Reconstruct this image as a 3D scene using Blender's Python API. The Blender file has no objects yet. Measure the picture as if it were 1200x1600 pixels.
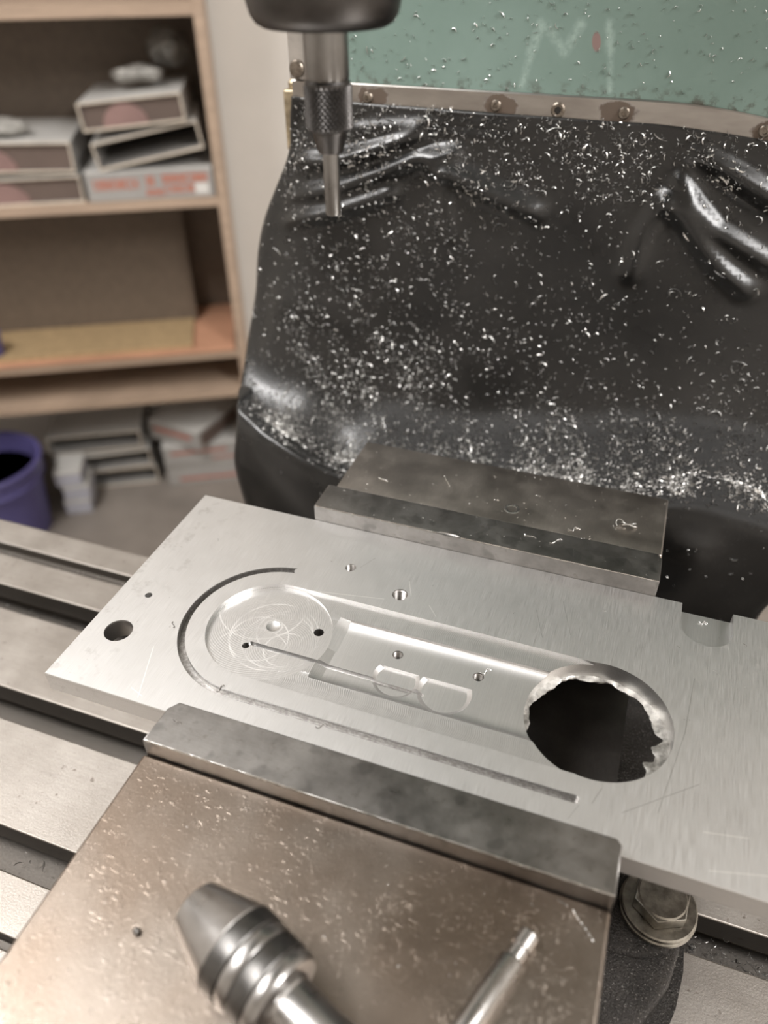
import bpy, bmesh, math, random
import numpy as np
from mathutils import Matrix, Vector

# All modelling below is in millimetres in the place's own frame (X along the
# vise jaws, Y away from the operator, Z up, 0 = top face of the clamped plate,
# near edge); K converts to metres when the mesh data is written.
K = 0.001
random.seed(7)
rng = np.random.default_rng(11)
scene = bpy.context.scene
col = scene.collection

# ------------------------------------------------------------------ camera
cam = bpy.data.cameras.new('camera')
cam_ob = bpy.data.objects.new('camera', cam)
col.objects.link(cam_ob)
scene.camera = cam_ob
FOCAL_PX = 1208.42
CAM_RIGHT = Vector((0.9407452, 0.33905986, -0.00607301))
CAM_DOWN = Vector((0.20420848, -0.5807063, -0.78808571))
CAM_FWD = Vector((-0.27073486, 0.74014769, -0.61553557))
CAM_POS = Vector((130.402, -134.738, 222.524))
r = CAM_RIGHT.normalized(); fwd = CAM_FWD.normalized(); up = (-CAM_DOWN).normalized()
m = Matrix((r, up, -fwd)).transposed().to_4x4()
m.translation = CAM_POS * K
cam_ob.matrix_world = m
cam.sensor_fit = 'VERTICAL'
cam.sensor_height = 9.2
cam.lens = 9.2 * FOCAL_PX / 1600.0          # 26 mm equivalent phone lens
cam.clip_start = 0.005
cam.clip_end = 50
cam.dof.use_dof = True
cam.dof.focus_distance = 0.300
cam.dof.aperture_fstop = cam.lens / 3.9

# ------------------------------------------------------------------ light
world = bpy.data.worlds.new('world')
scene.world = world
world.use_nodes = True
world.node_tree.nodes['Background'].inputs[0].default_value = (1.0, 0.97, 0.94, 1)
world.node_tree.nodes['Background'].inputs[1].default_value = 0.05
def area(name, loc, size, power, target, color=(1.0, 0.982, 0.965)):
    l = bpy.data.lights.new(name, 'AREA'); l.shape = 'RECTANGLE'
    l.size = size[0]; l.size_y = size[1]; l.energy = power; l.color = color
    o = bpy.data.objects.new(name, l); col.objects.link(o)
    o.location = Vector(loc) * K
    o.rotation_euler = (Vector(target) - Vector(loc)).to_track_quat('-Z', 'Y').to_euler()
    return o
area('ceiling_light_key', (-800, 850, 1480), (1.2, 0.5), 1.3, (-800, 850, 0))
area('ceiling_light_right', (1550, -150, 1440), (0.6, 1.5), 84, (1300, -50, 0))
area('ceiling_light_left', (-1250, -50, 1440), (0.6, 1.5), 12, (-1150, 0, 0))
area('fold_streak_fill', (-780, -380, 1440), (0.9, 0.35), 34, (-720, -330, 0))  # unseen fill, added to raise streaks on the rubber folds
vs = scene.view_settings
vs.view_transform = 'Standard'; vs.look = 'None'; vs.exposure = 0.13; vs.gamma = 1.0
vs.use_curve_mapping = False
scene.display_settings.display_device = 'sRGB'

# ------------------------------------------------------------------ node helpers
class Mat:
    def __init__(s, name):
        s.m = bpy.data.materials.new(name); s.m.use_nodes = True
        s.nt = s.m.node_tree; s.b = s.nt.nodes['Principled BSDF']
        g = s.nt.nodes.new('ShaderNodeNewGeometry')
        s.pos = s.vm('SCALE', g.outputs['Position'], scale=1000.0)
        x = s.nt.nodes.new('ShaderNodeSeparateXYZ'); s.link(s.pos, x.inputs[0])
        s.x, s.y, s.z = x.outputs
        s.g = g
    def link(s, a, b):
        s.nt.links.new(a, b)
    def put(s, sock, v):
        if isinstance(v, bpy.types.NodeSocket): s.link(v, sock)
        elif v is not None:
            if isinstance(v, (tuple, list)) and len(v) == 3 and sock.type == 'RGBA': v = (*v, 1)
            sock.default_value = v
    def vm(s, op, a, b=None, scale=None):
        n = s.nt.nodes.new('ShaderNodeVectorMath'); n.operation = op
        s.put(n.inputs[0], a)
        if b is not None: s.put(n.inputs[1], b)
        if scale is not None: n.inputs['Scale'].default_value = scale
        return n.outputs[1] if op in ('LENGTH', 'DOT_PRODUCT', 'DISTANCE') else n.outputs[0]
    def ma(s, op, a, b=0.0, c=0.0, clamp=False):
        n = s.nt.nodes.new('ShaderNodeMath'); n.operation = op; n.use_clamp = clamp
        s.put(n.inputs[0], a); s.put(n.inputs[1], b); s.put(n.inputs[2], c)
        return n.outputs[0]
    def noise(s, scale=1.0, detail=3.0, rough=0.5, stretch=(1, 1, 1), vec=None):
        n = s.nt.nodes.new('ShaderNodeTexNoise')
        v = s.vm('MULTIPLY', vec if vec is not None else s.pos, tuple(stretch))
        s.link(v, n.inputs['Vector'])
        n.inputs['Scale'].default_value = scale; n.inputs['Detail'].default_value = detail
        n.inputs['Roughness'].default_value = rough
        return n.outputs[0]
    def voronoi(s, scale=1.0, stretch=(1, 1, 1), feature='F1'):
        n = s.nt.nodes.new('ShaderNodeTexVoronoi'); n.feature = feature
        s.link(s.vm('MULTIPLY', s.pos, tuple(stretch)), n.inputs['Vector'])
        n.inputs['Scale'].default_value = scale
        return n.outputs[0]
    def ramp(s, f, lo, hi, a=0.0, b=1.0):
        n = s.nt.nodes.new('ShaderNodeMapRange'); n.clamp = True
        s.put(n.inputs[0], f); n.inputs[1].default_value = lo; n.inputs[2].default_value = hi
        n.inputs[3].default_value = a; n.inputs[4].default_value = b
        return n.outputs[0]
    def mix(s, f, a, b):
        n = s.nt.nodes.new('ShaderNodeMix'); n.data_type = 'RGBA'
        s.put(n.inputs[0], f); s.put(n.inputs[6], a); s.put(n.inputs[7], b)
        return n.outputs[2]
    def fmix(s, f, a, b):
        n = s.nt.nodes.new('ShaderNodeMix'); n.data_type = 'FLOAT'
        s.put(n.inputs[0], f); s.put(n.inputs[2], a); s.put(n.inputs[3], b)
        return n.outputs[0]
    def bump(s, h, strength=0.3, dist=0.0001, normal=None):
        n = s.nt.nodes.new('ShaderNodeBump'); n.inputs['Strength'].default_value = strength
        n.inputs['Distance'].default_value = dist; s.link(h, n.inputs['Height'])
        if normal is not None: s.link(normal, n.inputs['Normal'])
        return n.outputs[0]
    def seg(s, u, v, a, b):
        """distance (mm) from the point (u, v) to the segment a-b"""
        dx, dy = b[0]-a[0], b[1]-a[1]; L2 = dx*dx+dy*dy
        pu = s.ma('SUBTRACT', u, a[0]); pv = s.ma('SUBTRACT', v, a[1])
        t = s.ma('ADD', s.ma('MULTIPLY', pu, dx/L2), s.ma('MULTIPLY', pv, dy/L2), clamp=True)
        eu = s.ma('SUBTRACT', pu, s.ma('MULTIPLY', t, dx)); ev = s.ma('SUBTRACT', pv, s.ma('MULTIPLY', t, dy))
        return s.ma('SQRT', s.ma('ADD', s.ma('MULTIPLY', eu, eu), s.ma('MULTIPLY', ev, ev)))
    def ring(s, u, v, c, rad):
        pu = s.ma('SUBTRACT', u, c[0]); pv = s.ma('SUBTRACT', v, c[1])
        d = s.ma('SQRT', s.ma('ADD', s.ma('MULTIPLY', pu, pu), s.ma('MULTIPLY', pv, pv)))
        return s.ma('ABSOLUTE', s.ma('SUBTRACT', d, rad)), d
    def out(s, color=None, rough=None, metal=None, normal=None, spec=None, **kw):
        if color is not None: s.put(s.b.inputs['Base Color'], color)
        if rough is not None: s.put(s.b.inputs['Roughness'], rough)
        if metal is not None: s.put(s.b.inputs['Metallic'], metal)
        if normal is not None: s.put(s.b.inputs['Normal'], normal)
        if spec is not None: s.b.inputs['Specular IOR Level'].default_value = spec
        for k, v in kw.items(): s.put(s.b.inputs[k.replace('_', ' ')], v)
        return s.m

def mixcol(c, f): return tuple(min(1, v*f) for v in c)

def metal(name, c, rough=0.35, var=0.25, scale=0.08, streak=None, bump=0.0, pits=0.0, metallic=1.0):
    s = Mat(name)
    n = s.noise(scale, 4, 0.6)
    colr = s.mix(s.ramp(n, 0.35, 0.68), mixcol(c, 1-var), mixcol(c, 1+var*0.5))
    rg = s.ramp(n, 0.3, 0.7, rough*0.85, rough*1.2)
    h = s.noise(0.9, 3, 0.6, streak or (1, 1, 1))
    if streak: colr = s.mix(s.ramp(h, 0.35, 0.7, 0.0, 0.35), colr, mixcol(c, 0.75))
    if pits:
        p = s.noise(0.35, 2, 0.7)
        pm = s.ramp(p, 0.64, 0.70)
        colr = s.mix(s.ma('MULTIPLY', pm, pits), colr, mixcol(c, 0.35))
    nm = s.bump(h, bump, 0.0001) if bump else None
    return s.out(colr, rg, metallic, nm)

def plain(name, c, rough=0.6, var=0.15, scale=0.05, metallic=0.0, bump=0.0, stretch=(1, 1, 1), spec=None):
    s = Mat(name)
    n = s.noise(scale, 4, 0.6, stretch)
    colr = s.mix(s.ramp(n, 0.3, 0.7), mixcol(c, 1-var), mixcol(c, 1+var))
    nm = s.bump(s.noise(scale*8, 3, 0.6, stretch), bump, 0.0005) if bump else None
    return s.out(colr, rough, metallic, nm, spec)

# ------------------------------------------------------------------ mesh helpers (mm)
def put_mesh(name, me, mat, parent=None, origin=None, smooth=False, angle=None):
    """me holds world mm coordinates; object origin goes to `origin` (mm)"""
    if origin is None:
        if parent is not None: origin = parent.get('_org', (0, 0, 0))
        else:
            co = np.empty(len(me.vertices)*3); me.vertices.foreach_get('co', co); co = co.reshape(-1, 3)
            lo, hi = co.min(0), co.max(0); origin = ((lo[0]+hi[0])/2, (lo[1]+hi[1])/2, lo[2])
    origin = tuple(float(v) for v in origin)
    me.transform(Matrix.Scale(K, 4) @ Matrix.Translation(-Vector(origin)))
    o = bpy.data.objects.new(name, me); col.objects.link(o)
    if mat is not None:
        me.materials.clear(); me.materials.append(mat)
    if parent is not None:
        po = Vector(parent.get('_org', (0, 0, 0)))
        o.parent = parent; o.location = (Vector(origin)-po)*K
    else: o.location = Vector(origin)*K
    o['_org'] = origin
    if smooth:
        me.polygons.foreach_set('use_smooth', [True]*len(me.polygons))
        if angle: me.set_sharp_from_angle(angle=math.radians(angle))
    me.update()
    return o
def pyd(name, v, f, mat, parent=None, origin=None, smooth=False, angle=None):
    me = bpy.data.meshes.new(name); me.from_pydata([tuple(map(float, p)) for p in v], [], [tuple(map(int, q)) for q in f])
    return put_mesh(name, me, mat, parent, origin, smooth, angle)
def from_bm(name, bm, mat, parent=None, origin=None, smooth=False, angle=None):
    bmesh.ops.recalc_face_normals(bm, faces=bm.faces)
    me = bpy.data.meshes.new(name); bm.to_mesh(me); bm.free()
    return put_mesh(name, me, mat, parent, origin, smooth, angle)
def thing(name, loc):
    o = bpy.data.objects.new(name, None); col.objects.link(o)
    o.empty_display_size = 0.01
    o.location = Vector(loc)*K; o['_org'] = tuple(float(v) for v in loc)
    return o
def tag(o, label, cat, group=None, kind=None):
    o['label'] = label; o['category'] = cat
    if group: o['group'] = group
    if kind: o['kind'] = kind
    return o
def bm_box(bm, lo, hi, bev=0.0, seg=2, mat=None):
    g = bmesh.ops.create_cube(bm, size=1.0)['verts']
    for v in g:
        v.co = Vector([lo[i] + (v.co[i]+0.5)*(hi[i]-lo[i]) for i in range(3)])
    if bev:
        ed = list({e for v in g for e in v.link_edges})
        res = bmesh.ops.bevel(bm, geom=ed, offset=bev, segments=seg, profile=0.5, affect='EDGES')
        g = list({v for f in res['faces'] for v in f.verts} | {v for v in g if v.is_valid})
    if mat is not None: bmesh.ops.transform(bm, matrix=mat, verts=g)
    return g
def box(name, lo, hi, mat, parent=None, bev=0.0, seg=2, mtx=None, origin=None):
    bm = bmesh.new(); bm_box(bm, lo, hi, bev, seg, mtx)
    return weighted(from_bm(name, bm, mat, parent, origin, smooth=bool(bev), angle=60), bev)
def weighted(o, on=True):
    # flat faces stay flat, only the rounded edges shade round
    if on:
        md = o.modifiers.new('wn', 'WEIGHTED_NORMAL'); md.keep_sharp = True; md.weight = 100
    return o
def bm_prism(bm, poly, z0, z1, bev=0.0, seg=2):
    a = [bm.verts.new((p[0], p[1], z0)) for p in poly]; b = [bm.verts.new((p[0], p[1], z1)) for p in poly]
    n = len(poly); fs = [bm.faces.new(a[::-1]), bm.faces.new(b)]
    for i in range(n): fs.append(bm.faces.new((a[i], a[(i+1) % n], b[(i+1) % n], b[i])))
    if bev:
        ed = list({e for f in fs[:2] for e in f.edges})
        bmesh.ops.bevel(bm, geom=ed, offset=bev, segments=seg, profile=0.5, affect='EDGES')
def prism(name, poly, z0, z1, mat, parent=None, bev=0.0, seg=2, smooth=True, angle=35):
    bm = bmesh.new(); bm_prism(bm, poly, z0, z1, bev, seg)
    return weighted(from_bm(name, bm, mat, parent, None, smooth, 60 if bev else angle), bev)
def extrude_x(name, prof, x0, x1, mat, parent=None, bev=0.0):
    """prof: list of (y, z)"""
    bm = bmesh.new()
    a = [bm.verts.new((x0, p[0], p[1])) for p in prof]; b = [bm.verts.new((x1, p[0], p[1])) for p in prof]
    n = len(prof); bm.faces.new(a); bm.faces.new(b[::-1])
    for i in range(n): bm.faces.new((a[i], b[i], b[(i+1) % n], a[(i+1) % n]))
    if bev:
        ed = [e for e in bm.edges if len(e.link_faces) == 2]
        bmesh.ops.bevel(bm, geom=ed, offset=bev, segments=2, profile=0.5, affect='EDGES', clamp_overlap=True)
    return from_bm(name, bm, mat, parent, None, True, 40)
def lathe_vf(prof, base, axis, n=48, jag=None):
    """prof: list of (radius, distance along axis)"""
    ax = Vector(axis).normalized(); t = ax.orthogonal().normalized(); b = ax.cross(t); base = Vector(base)
    V = []; F = []
    for i, (rr, h) in enumerate(prof):
        for k in range(n):
            a = 2*math.pi*k/n; q = rr
            if jag: q = jag(rr, h, i, k, a)
            V.append(base + ax*h + (t*math.cos(a)+b*math.sin(a))*q)
    for i in range(len(prof)-1):
        for k in range(n):
            F.append((i*n+k, i*n+(k+1) % n, (i+1)*n+(k+1) % n, (i+1)*n+k))
    F.append(tuple(range(n))[::-1]); F.append(tuple((len(prof)-1)*n+k for k in range(n)))
    return V, F
def lathe(name, prof, base, axis, mat, parent=None, n=48, jag=None, angle=35, origin=None):
    V, F = lathe_vf(prof, base, axis, n, jag)
    bm = bmesh.new(); vs_ = [bm.verts.new(v) for v in V]
    for f in F: bm.faces.new([vs_[i] for i in f])
    return from_bm(name, bm, mat, parent, origin, True, angle)
def circle(cx, cy, rad, n=64, a0=0.0, a1=2*math.pi, closed=True):
    m_ = n if closed else n+1
    return [(cx+rad*math.cos(a0+(a1-a0)*i/n), cy+rad*math.sin(a0+(a1-a0)*i/n)) for i in range(m_)]
def tube(name, pts, rad, mat, parent=None, n=6):
    """closed-end tube along pts; rad number or list"""
    pts = [Vector(p) for p in pts]; V = []; F = []
    prev = None
    for i, p in enumerate(pts):
        d_ = (pts[min(i+1, len(pts)-1)]-pts[max(i-1, 0)]).normalized()
        t = d_.orthogonal().normalized() if prev is None else (prev - d_*prev.dot(d_)).normalized()
        prev = t; b = d_.cross(t)
        rr = rad[i] if isinstance(rad, (list, tuple)) else rad
        for k in range(n):
            a = 2*math.pi*k/n; V.append(p+(t*math.cos(a)+b*math.sin(a))*rr)
    for i in range(len(pts)-1):
        for k in range(n): F.append((i*n+k, i*n+(k+1) % n, (i+1)*n+(k+1) % n, (i+1)*n+k))
    F.append(tuple(range(n))[::-1]); F.append(tuple((len(pts)-1)*n+k for k in range(n)))
    return pyd(name, V, F, mat, parent, None, True, 60)

def boolean_cut(bm_target, cutters):
    """exact boolean differences, done in mm; returns mesh data"""
    me = bpy.data.meshes.new('tmp'); bm_target.to_mesh(me); bm_target.free()
    t = bpy.data.objects.new('tmp', me); col.objects.link(t); objs = []
    for bm in cutters:
        bmesh.ops.recalc_face_normals(bm, faces=bm.faces)
        cm = bpy.data.meshes.new('cut'); bm.to_mesh(cm); bm.free()
        c = bpy.data.objects.new('cut', cm); col.objects.link(c); objs.append(c)
        md = t.modifiers.new('b', 'BOOLEAN'); md.operation = 'DIFFERENCE'; md.solver = 'EXACT'; md.object = c
    dg = bpy.context.evaluated_depsgraph_get()
    res = bpy.data.meshes.new_from_object(t.evaluated_get(dg))
    for o in objs + [t]:
        d_ = o.data; bpy.data.objects.remove(o); bpy.data.meshes.remove(d_)
    return res
def bm_of_prism(poly, z0, z1):
    bm = bmesh.new(); bm_prism(bm, poly, z0, z1); return bm

def chips(name, P, Nrm, size, mat, label, width=(0.35, 0.8), lift=0.15, nseg=4):
    """curled slivers of swarf: P, Nrm (n,3) in mm; size (n,) length in mm"""
    n = len(P)
    Nn = Nrm/np.linalg.norm(Nrm, axis=1, keepdims=True)
    rv = rng.normal(size=(n, 3)); T = np.cross(Nn, rv); T /= np.linalg.norm(T, axis=1, keepdims=True)
    B = np.cross(Nn, T)
    tilt = rng.uniform(-0.5, 0.5, n)[:, None]
    D = B*np.cos(tilt)+Nn*np.sin(tilt)                 # curl direction
    phi = rng.uniform(0.6, 3.6, n); rad = size/phi; pitch = rng.uniform(-.25, .25, n)*size
    w = rng.uniform(width[0], width[1], n)*np.clip(size/2.0, .5, 1.3)
    Q = np.cross(T, D); V = np.empty((n, nseg+1, 3, 3))
    for i in range(nseg+1):
        a = phi*(i/nseg-.5)
        c = P + Nn*(w*.35+lift)[:, None] + T*(rad*np.sin(a))[:, None] + D*(rad*(1-np.cos(a)))[:, None] + Q*(pitch*(i/nseg-.5))[:, None]
        out = -(D*np.cos(a)[:, None]) + T*np.sin(a)[:, None]
        taper = w*(0.45+0.55*math.sin(math.pi*(i+.5)/(nseg+1)))
        V[:, i, 0] = c + Q*(taper*.5)[:, None]
        V[:, i, 1] = c - Q*(taper*.5)[:, None]
        V[:, i, 2] = c + out*(taper*.35)[:, None]
    f0 = []
    for i in range(nseg):
        for k in range(3):
            f0.append((i*3+k, i*3+(k+1) % 3, (i+1)*3+(k+1) % 3, (i+1)*3+k))
    f0 = np.array(f0); st = (nseg+1)*3
    F = (f0[None]+(np.arange(n)*st)[:, None, None]).reshape(-1, 4)
    me = bpy.data.meshes.new(name); me.from_pydata(V.reshape(-1, 3).tolist(), [], F.tolist())
    o = put_mesh(name, me, mat, None, None, False)
    if label: tag(o, label, 'swarf', kind='stuff')
    return o

# ------------------------------------------------------------------ materials
ALU = (0.725, 0.717, 0.708)
HOLE_C = (142.3, 48.2); HOLE_R = 25.4
POCK_C = (15.3, 48.2); POCK_R = 25.0
def plate_material():
    s = Mat('brushed_aluminium_plate')
    st = s.noise(1.0, 3, 0.6, (4.5, 0.10, 1.0))
    st2 = s.noise(1.0, 2, 0.6, (0.25, 4.0, 1.0))
    big = s.noise(0.035, 3, 0.55)
    c = s.mix(s.ramp(st, 0.3, 0.7), mixcol(ALU, 0.88), mixcol(ALU, 1.03))
    c = s.mix(s.ramp(big, 0.4, 0.7, 0.0, 0.5), c, mixcol(ALU, 0.86))
    ox = s.ma('MULTIPLY', s.ramp(s.noise(0.12, 4, 0.7), 0.55, 0.7), s.ramp(s.x, -20, -50))   # dull smudges at the left end
    c = s.mix(s.ma('MULTIPLY', ox, 0.55), c, (0.42, 0.40, 0.38))
    top = s.ramp(s.z, -0.3, -0.1)
    # cutter marks on the two strips of the pocket
    strip = s.ma('MULTIPLY', s.ramp(s.z, -1.9, -1.8), s.ramp(s.z, -1.3, -1.4))
    hi = s.ramp(s.y, 47.9, 48.3)
    yc = s.fmix(hi, 27.5, 68.7)
    dy = s.ma('SUBTRACT', s.y, yc)
    arc = s.ma('SQRT', s.ma('MAXIMUM', s.ma('SUBTRACT', 42.0, s.ma('MULTIPLY', dy, dy)), 0.0))
    ph = s.ma('ADD', s.x, s.ma('MULTIPLY', arc, s.fmix(hi, -1.0, 1.0)))
    w1 = s.ma('MULTIPLY', s.ma('ADD', s.ma('SINE', s.ma('MULTIPLY', ph, 8.5)), 1.0), 0.5)
    w1 = s.ma('MULTIPLY', w1, s.ramp(s.noise(0.15, 2, 0.5), 0.25, 0.6))
    # swirl on the round floor
    rnd = s.ma('MULTIPLY', s.ramp(s.z, -2.6, -2.5), s.ramp(s.z, -2.2, -2.3))
    _, d1 = s.ring(s.x, s.y, (22.0, 44.0), 5); _, d2 = s.ring(s.x, s.y, (9.0, 54.0), 5)
    sel = s.ramp(s.ring(s.x, s.y, (22.0, 44.0), 0)[1], 13.6, 13.8)
    ws = s.ma('SINE', s.ma('MULTIPLY', s.fmix(sel, d1, d2), 7.0))
    lines = None
    for cc, rr in (((15.0, 51.5), 3.6), ((20.0, 45.5), 14.0), ((17.5, 47.0), 17.5), ((12.5, 44.0), 11.5),
                   ((20.5, 50.5), 11.0), ((6.5, 60.5), 18.0), ((13.0, 33.0), 16.0), ((25.0, 42.0), 8.5)):
        l = s.ramp(s.ring(s.x, s.y, cc, rr)[0], 0.40, 0.05)
        lines = l if lines is None else s.ma('MAXIMUM', lines, l)
    lines = s.ma('MULTIPLY', s.ma('MULTIPLY', lines, rnd), s.ramp(s.noise(0.08, 2, 0.5), 0.35, 0.6))
    # scratches on the top face
    dark = None
    for a, b, wd in (((173.0, 77.5), (171.0, 52.0), .22), ((171.0, 52.0), (164.6, 18.0), .22), ((154.1, 14.3), (176.2, 32.6), .2),
                     ((147.0, 20.7), (144.8, 14.4), .2), ((121.3, 101.4), (127.0, 84.0), .13), ((141.0, 12.5), (138.5, 6.5), .13),
                     ((112.0, 93.0), (117.0, 79.0), .13), ((40.0, 101.0), (36.0, 93.0), .13)):
        l = s.ramp(s.seg(s.x, s.y, a, b), wd, wd*0.3)
        dark = l if dark is None else s.ma('MAXIMUM', dark, l)
    lite = None
    for a, b in (((19.1, 72.5), (52.0, 78.5)), ((-14.1, 1.9), (-22.4, 24.8)), ((178.2, 16.1), (191.0, 18.5)), ((-19.0, 5.0), (-13.0, 3.0)),
                 ((58.5, 92.0), (62.0, 84.0)), ((180.0, 4.0), (200.0, 9.0)), ((70.7, 81.0), (75.0, 76.0))):
        l = s.ramp(s.seg(s.x, s.y, a, b), 0.22, 0.06)
        lite = l if lite is None else s.ma('MAXIMUM', lite, l)
    c = s.mix(s.ma('MULTIPLY', s.ma('MULTIPLY', dark, top), 0.5), c, (0.30, 0.29, 0.28))
    c = s.mix(s.ma('MULTIPLY', s.ma('MULTIPLY', lite, top), 0.8), c, (0.95, 0.94, 0.92))
    # grime and painted-in shade in the narrow groove and slot
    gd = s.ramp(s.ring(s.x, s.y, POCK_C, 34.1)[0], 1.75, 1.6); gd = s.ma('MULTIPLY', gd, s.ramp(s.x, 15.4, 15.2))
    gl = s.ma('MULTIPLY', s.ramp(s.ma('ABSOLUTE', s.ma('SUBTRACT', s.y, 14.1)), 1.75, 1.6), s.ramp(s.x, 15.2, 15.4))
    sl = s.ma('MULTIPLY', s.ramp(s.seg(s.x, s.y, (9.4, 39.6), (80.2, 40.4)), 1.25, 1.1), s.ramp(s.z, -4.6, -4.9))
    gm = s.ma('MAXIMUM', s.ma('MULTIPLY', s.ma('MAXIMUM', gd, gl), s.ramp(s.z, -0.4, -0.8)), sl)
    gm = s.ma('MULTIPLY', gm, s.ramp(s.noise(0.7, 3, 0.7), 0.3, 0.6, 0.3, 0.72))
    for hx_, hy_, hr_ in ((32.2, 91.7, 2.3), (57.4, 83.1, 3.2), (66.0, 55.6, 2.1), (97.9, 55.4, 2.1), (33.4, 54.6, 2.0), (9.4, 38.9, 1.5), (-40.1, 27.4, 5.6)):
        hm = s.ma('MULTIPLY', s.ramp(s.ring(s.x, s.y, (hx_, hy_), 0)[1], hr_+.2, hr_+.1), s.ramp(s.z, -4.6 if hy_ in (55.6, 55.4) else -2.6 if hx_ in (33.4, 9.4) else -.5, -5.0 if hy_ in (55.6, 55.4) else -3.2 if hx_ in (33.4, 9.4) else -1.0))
        gm = s.ma('MAXIMUM', gm, s.ma('MULTIPLY', hm, 0.75))  # holes coloured dark to stand for the shade inside them
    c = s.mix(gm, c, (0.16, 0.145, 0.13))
    c = s.mix(s.ma('MULTIPLY', lines, 0.55), c, (0.95, 0.94, 0.92))
    c = s.mix(s.ma('MULTIPLY', s.ma('MULTIPLY', w1, strip), 0.5), c, mixcol(ALU, 0.6))
    rough = s.fmix(top, 0.40, s.ramp(st, 0.3, 0.7, 0.38, 0.48))
    rough = s.fmix(lines, rough, 0.5)
    h = s.ma('ADD', s.ma('MULTIPLY', st, top), s.ma('MULTIPLY', st2, s.ma('MULTIPLY', top, 0.25)))
    h = s.ma('ADD', h, s.ma('MULTIPLY', s.ma('MULTIPLY', w1, strip), 1.6))
    h = s.ma('ADD', h, s.ma('MULTIPLY', s.ma('MULTIPLY', ws, rnd), 0.35))
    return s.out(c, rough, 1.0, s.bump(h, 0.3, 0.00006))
M_plate = plate_material()
M_alu = metal('bright_aluminium', ALU, 0.25, 0.1, 0.3)
M_thread = metal('shaded_thread', (0.30, 0.285, 0.27), 0.35, 0.2, 0.5)  # colour darkened for the shade down the holes
M_swarf = metal('aluminium_swarf', (0.72, 0.71, 0.69), 0.36, 0.35, 0.35)
M_burr = metal('torn_aluminium', (0.46, 0.445, 0.42), 0.5, 0.3, 0.6, bump=0.5)

def vise_top_material():
    s = Mat('oily_vise_steel')
    n = s.noise(0.03, 4, 0.6)
    c = s.mix(s.ramp(n, 0.35, 0.65), (0.205, 0.168, 0.138), (0.27, 0.234, 0.202))
    c = s.mix(s.ramp(s.noise(0.012, 3, 0.6), 0.45, 0.65, 0.0, 0.7), c, (0.215, 0.165, 0.128))
    d1 = s.ramp(s.noise(0.9, 2, 0.6, (1.0, 0.45, 1.0)), 0.62, 0.72)
    d2 = s.ramp(s.noise(0.8, 2, 0.6, (0.4, 1.2, 1.0)), 0.62, 0.72)
    d = s.ma('MULTIPLY', s.ma('MAXIMUM', d1, d2), s.ramp(s.noise(0.04, 2, 0.5), 0.35, 0.6))
    c = s.mix(s.ma('MULTIPLY', d, 0.25), c, (0.45, 0.41, 0.37))
    h = s.ma('ADD', s.ma('MULTIPLY', d, 1.2), s.ma('MULTIPLY', s.noise(1.6, 4, 0.75), 1.1))
    c = s.mix(s.ma('MULTIPLY', s.ramp(s.noise(0.7, 3, 0.75), 0.62, 0.72), 0.5), c, (0.13, 0.105, 0.085))
    return s.out(c, s.ramp(n, 0.3, 0.7, 0.28, 0.36), 1.0, s.bump(h, 0.35, 0.0002))
M_vise = vise_top_material()
M_fixed = metal('fixed_jaw_steel', (0.50, 0.455, 0.41), 0.34, 0.16, 0.05, (1.5, 0.3, 1.0), 0.12)
def jaw_material():
    s = Mat('ground_jaw_steel')
    n = s.noise(0.06, 4, 0.65)
    c = s.mix(s.ramp(n, 0.35, 0.65), (0.225, 0.215, 0.205), (0.31, 0.297, 0.283))
    sp = s.ramp(s.noise(0.35, 3, 0.75), 0.58, 0.68)
    c = s.mix(s.ma('MULTIPLY', sp, 0.5), c, (0.2, 0.185, 0.17))
    bl = s.ramp(s.noise(0.11, 2, 0.5), 0.60, 0.68)
    c = s.mix(s.ma('MULTIPLY', bl, 0.45), c, (0.13, 0.125, 0.12))
    h = s.ma('ADD', s.noise(1.2, 3, 0.7), s.noise(0.8, 2, 0.6, (0.2, 3.0, 1.0)))
    return s.out(c, s.ramp(n, 0.3, 0.7, 0.27, 0.40), 1.0, s.bump(h, 0.22, 0.00012))
M_jaw = jaw_material()
M_edge = metal('worn_bright_steel', (0.75, 0.73, 0.70), 0.25, 0.2, 0.4, bump=0.2)
M_bed = metal('vise_bed_steel', (0.16, 0.15, 0.142), 0.4, 0.2, 0.05, (1.0, 0.3, 1.0), 0.1)
def cast_material():
    s = Mat('oily_cast_iron')
    n = s.noise(1.1, 4, 0.7); big = s.noise(0.08, 3, 0.5)
    c = s.mix(s.ramp(big, 0.3, 0.7), (0.03, 0.028, 0.026), (0.07, 0.064, 0.06))
    c = s.mix(s.ramp(s.noise(1.3, 2, 0.6), 0.62, 0.72), c, (0.34, 0.325, 0.305))  # sparkle put into the colour as bright flecks
    return s.out(c, s.ramp(n, 0.3, 0.7, 0.2, 0.42), 0.55, s.bump(n, 1.0, 0.001))
M_cast = cast_material()
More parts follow.
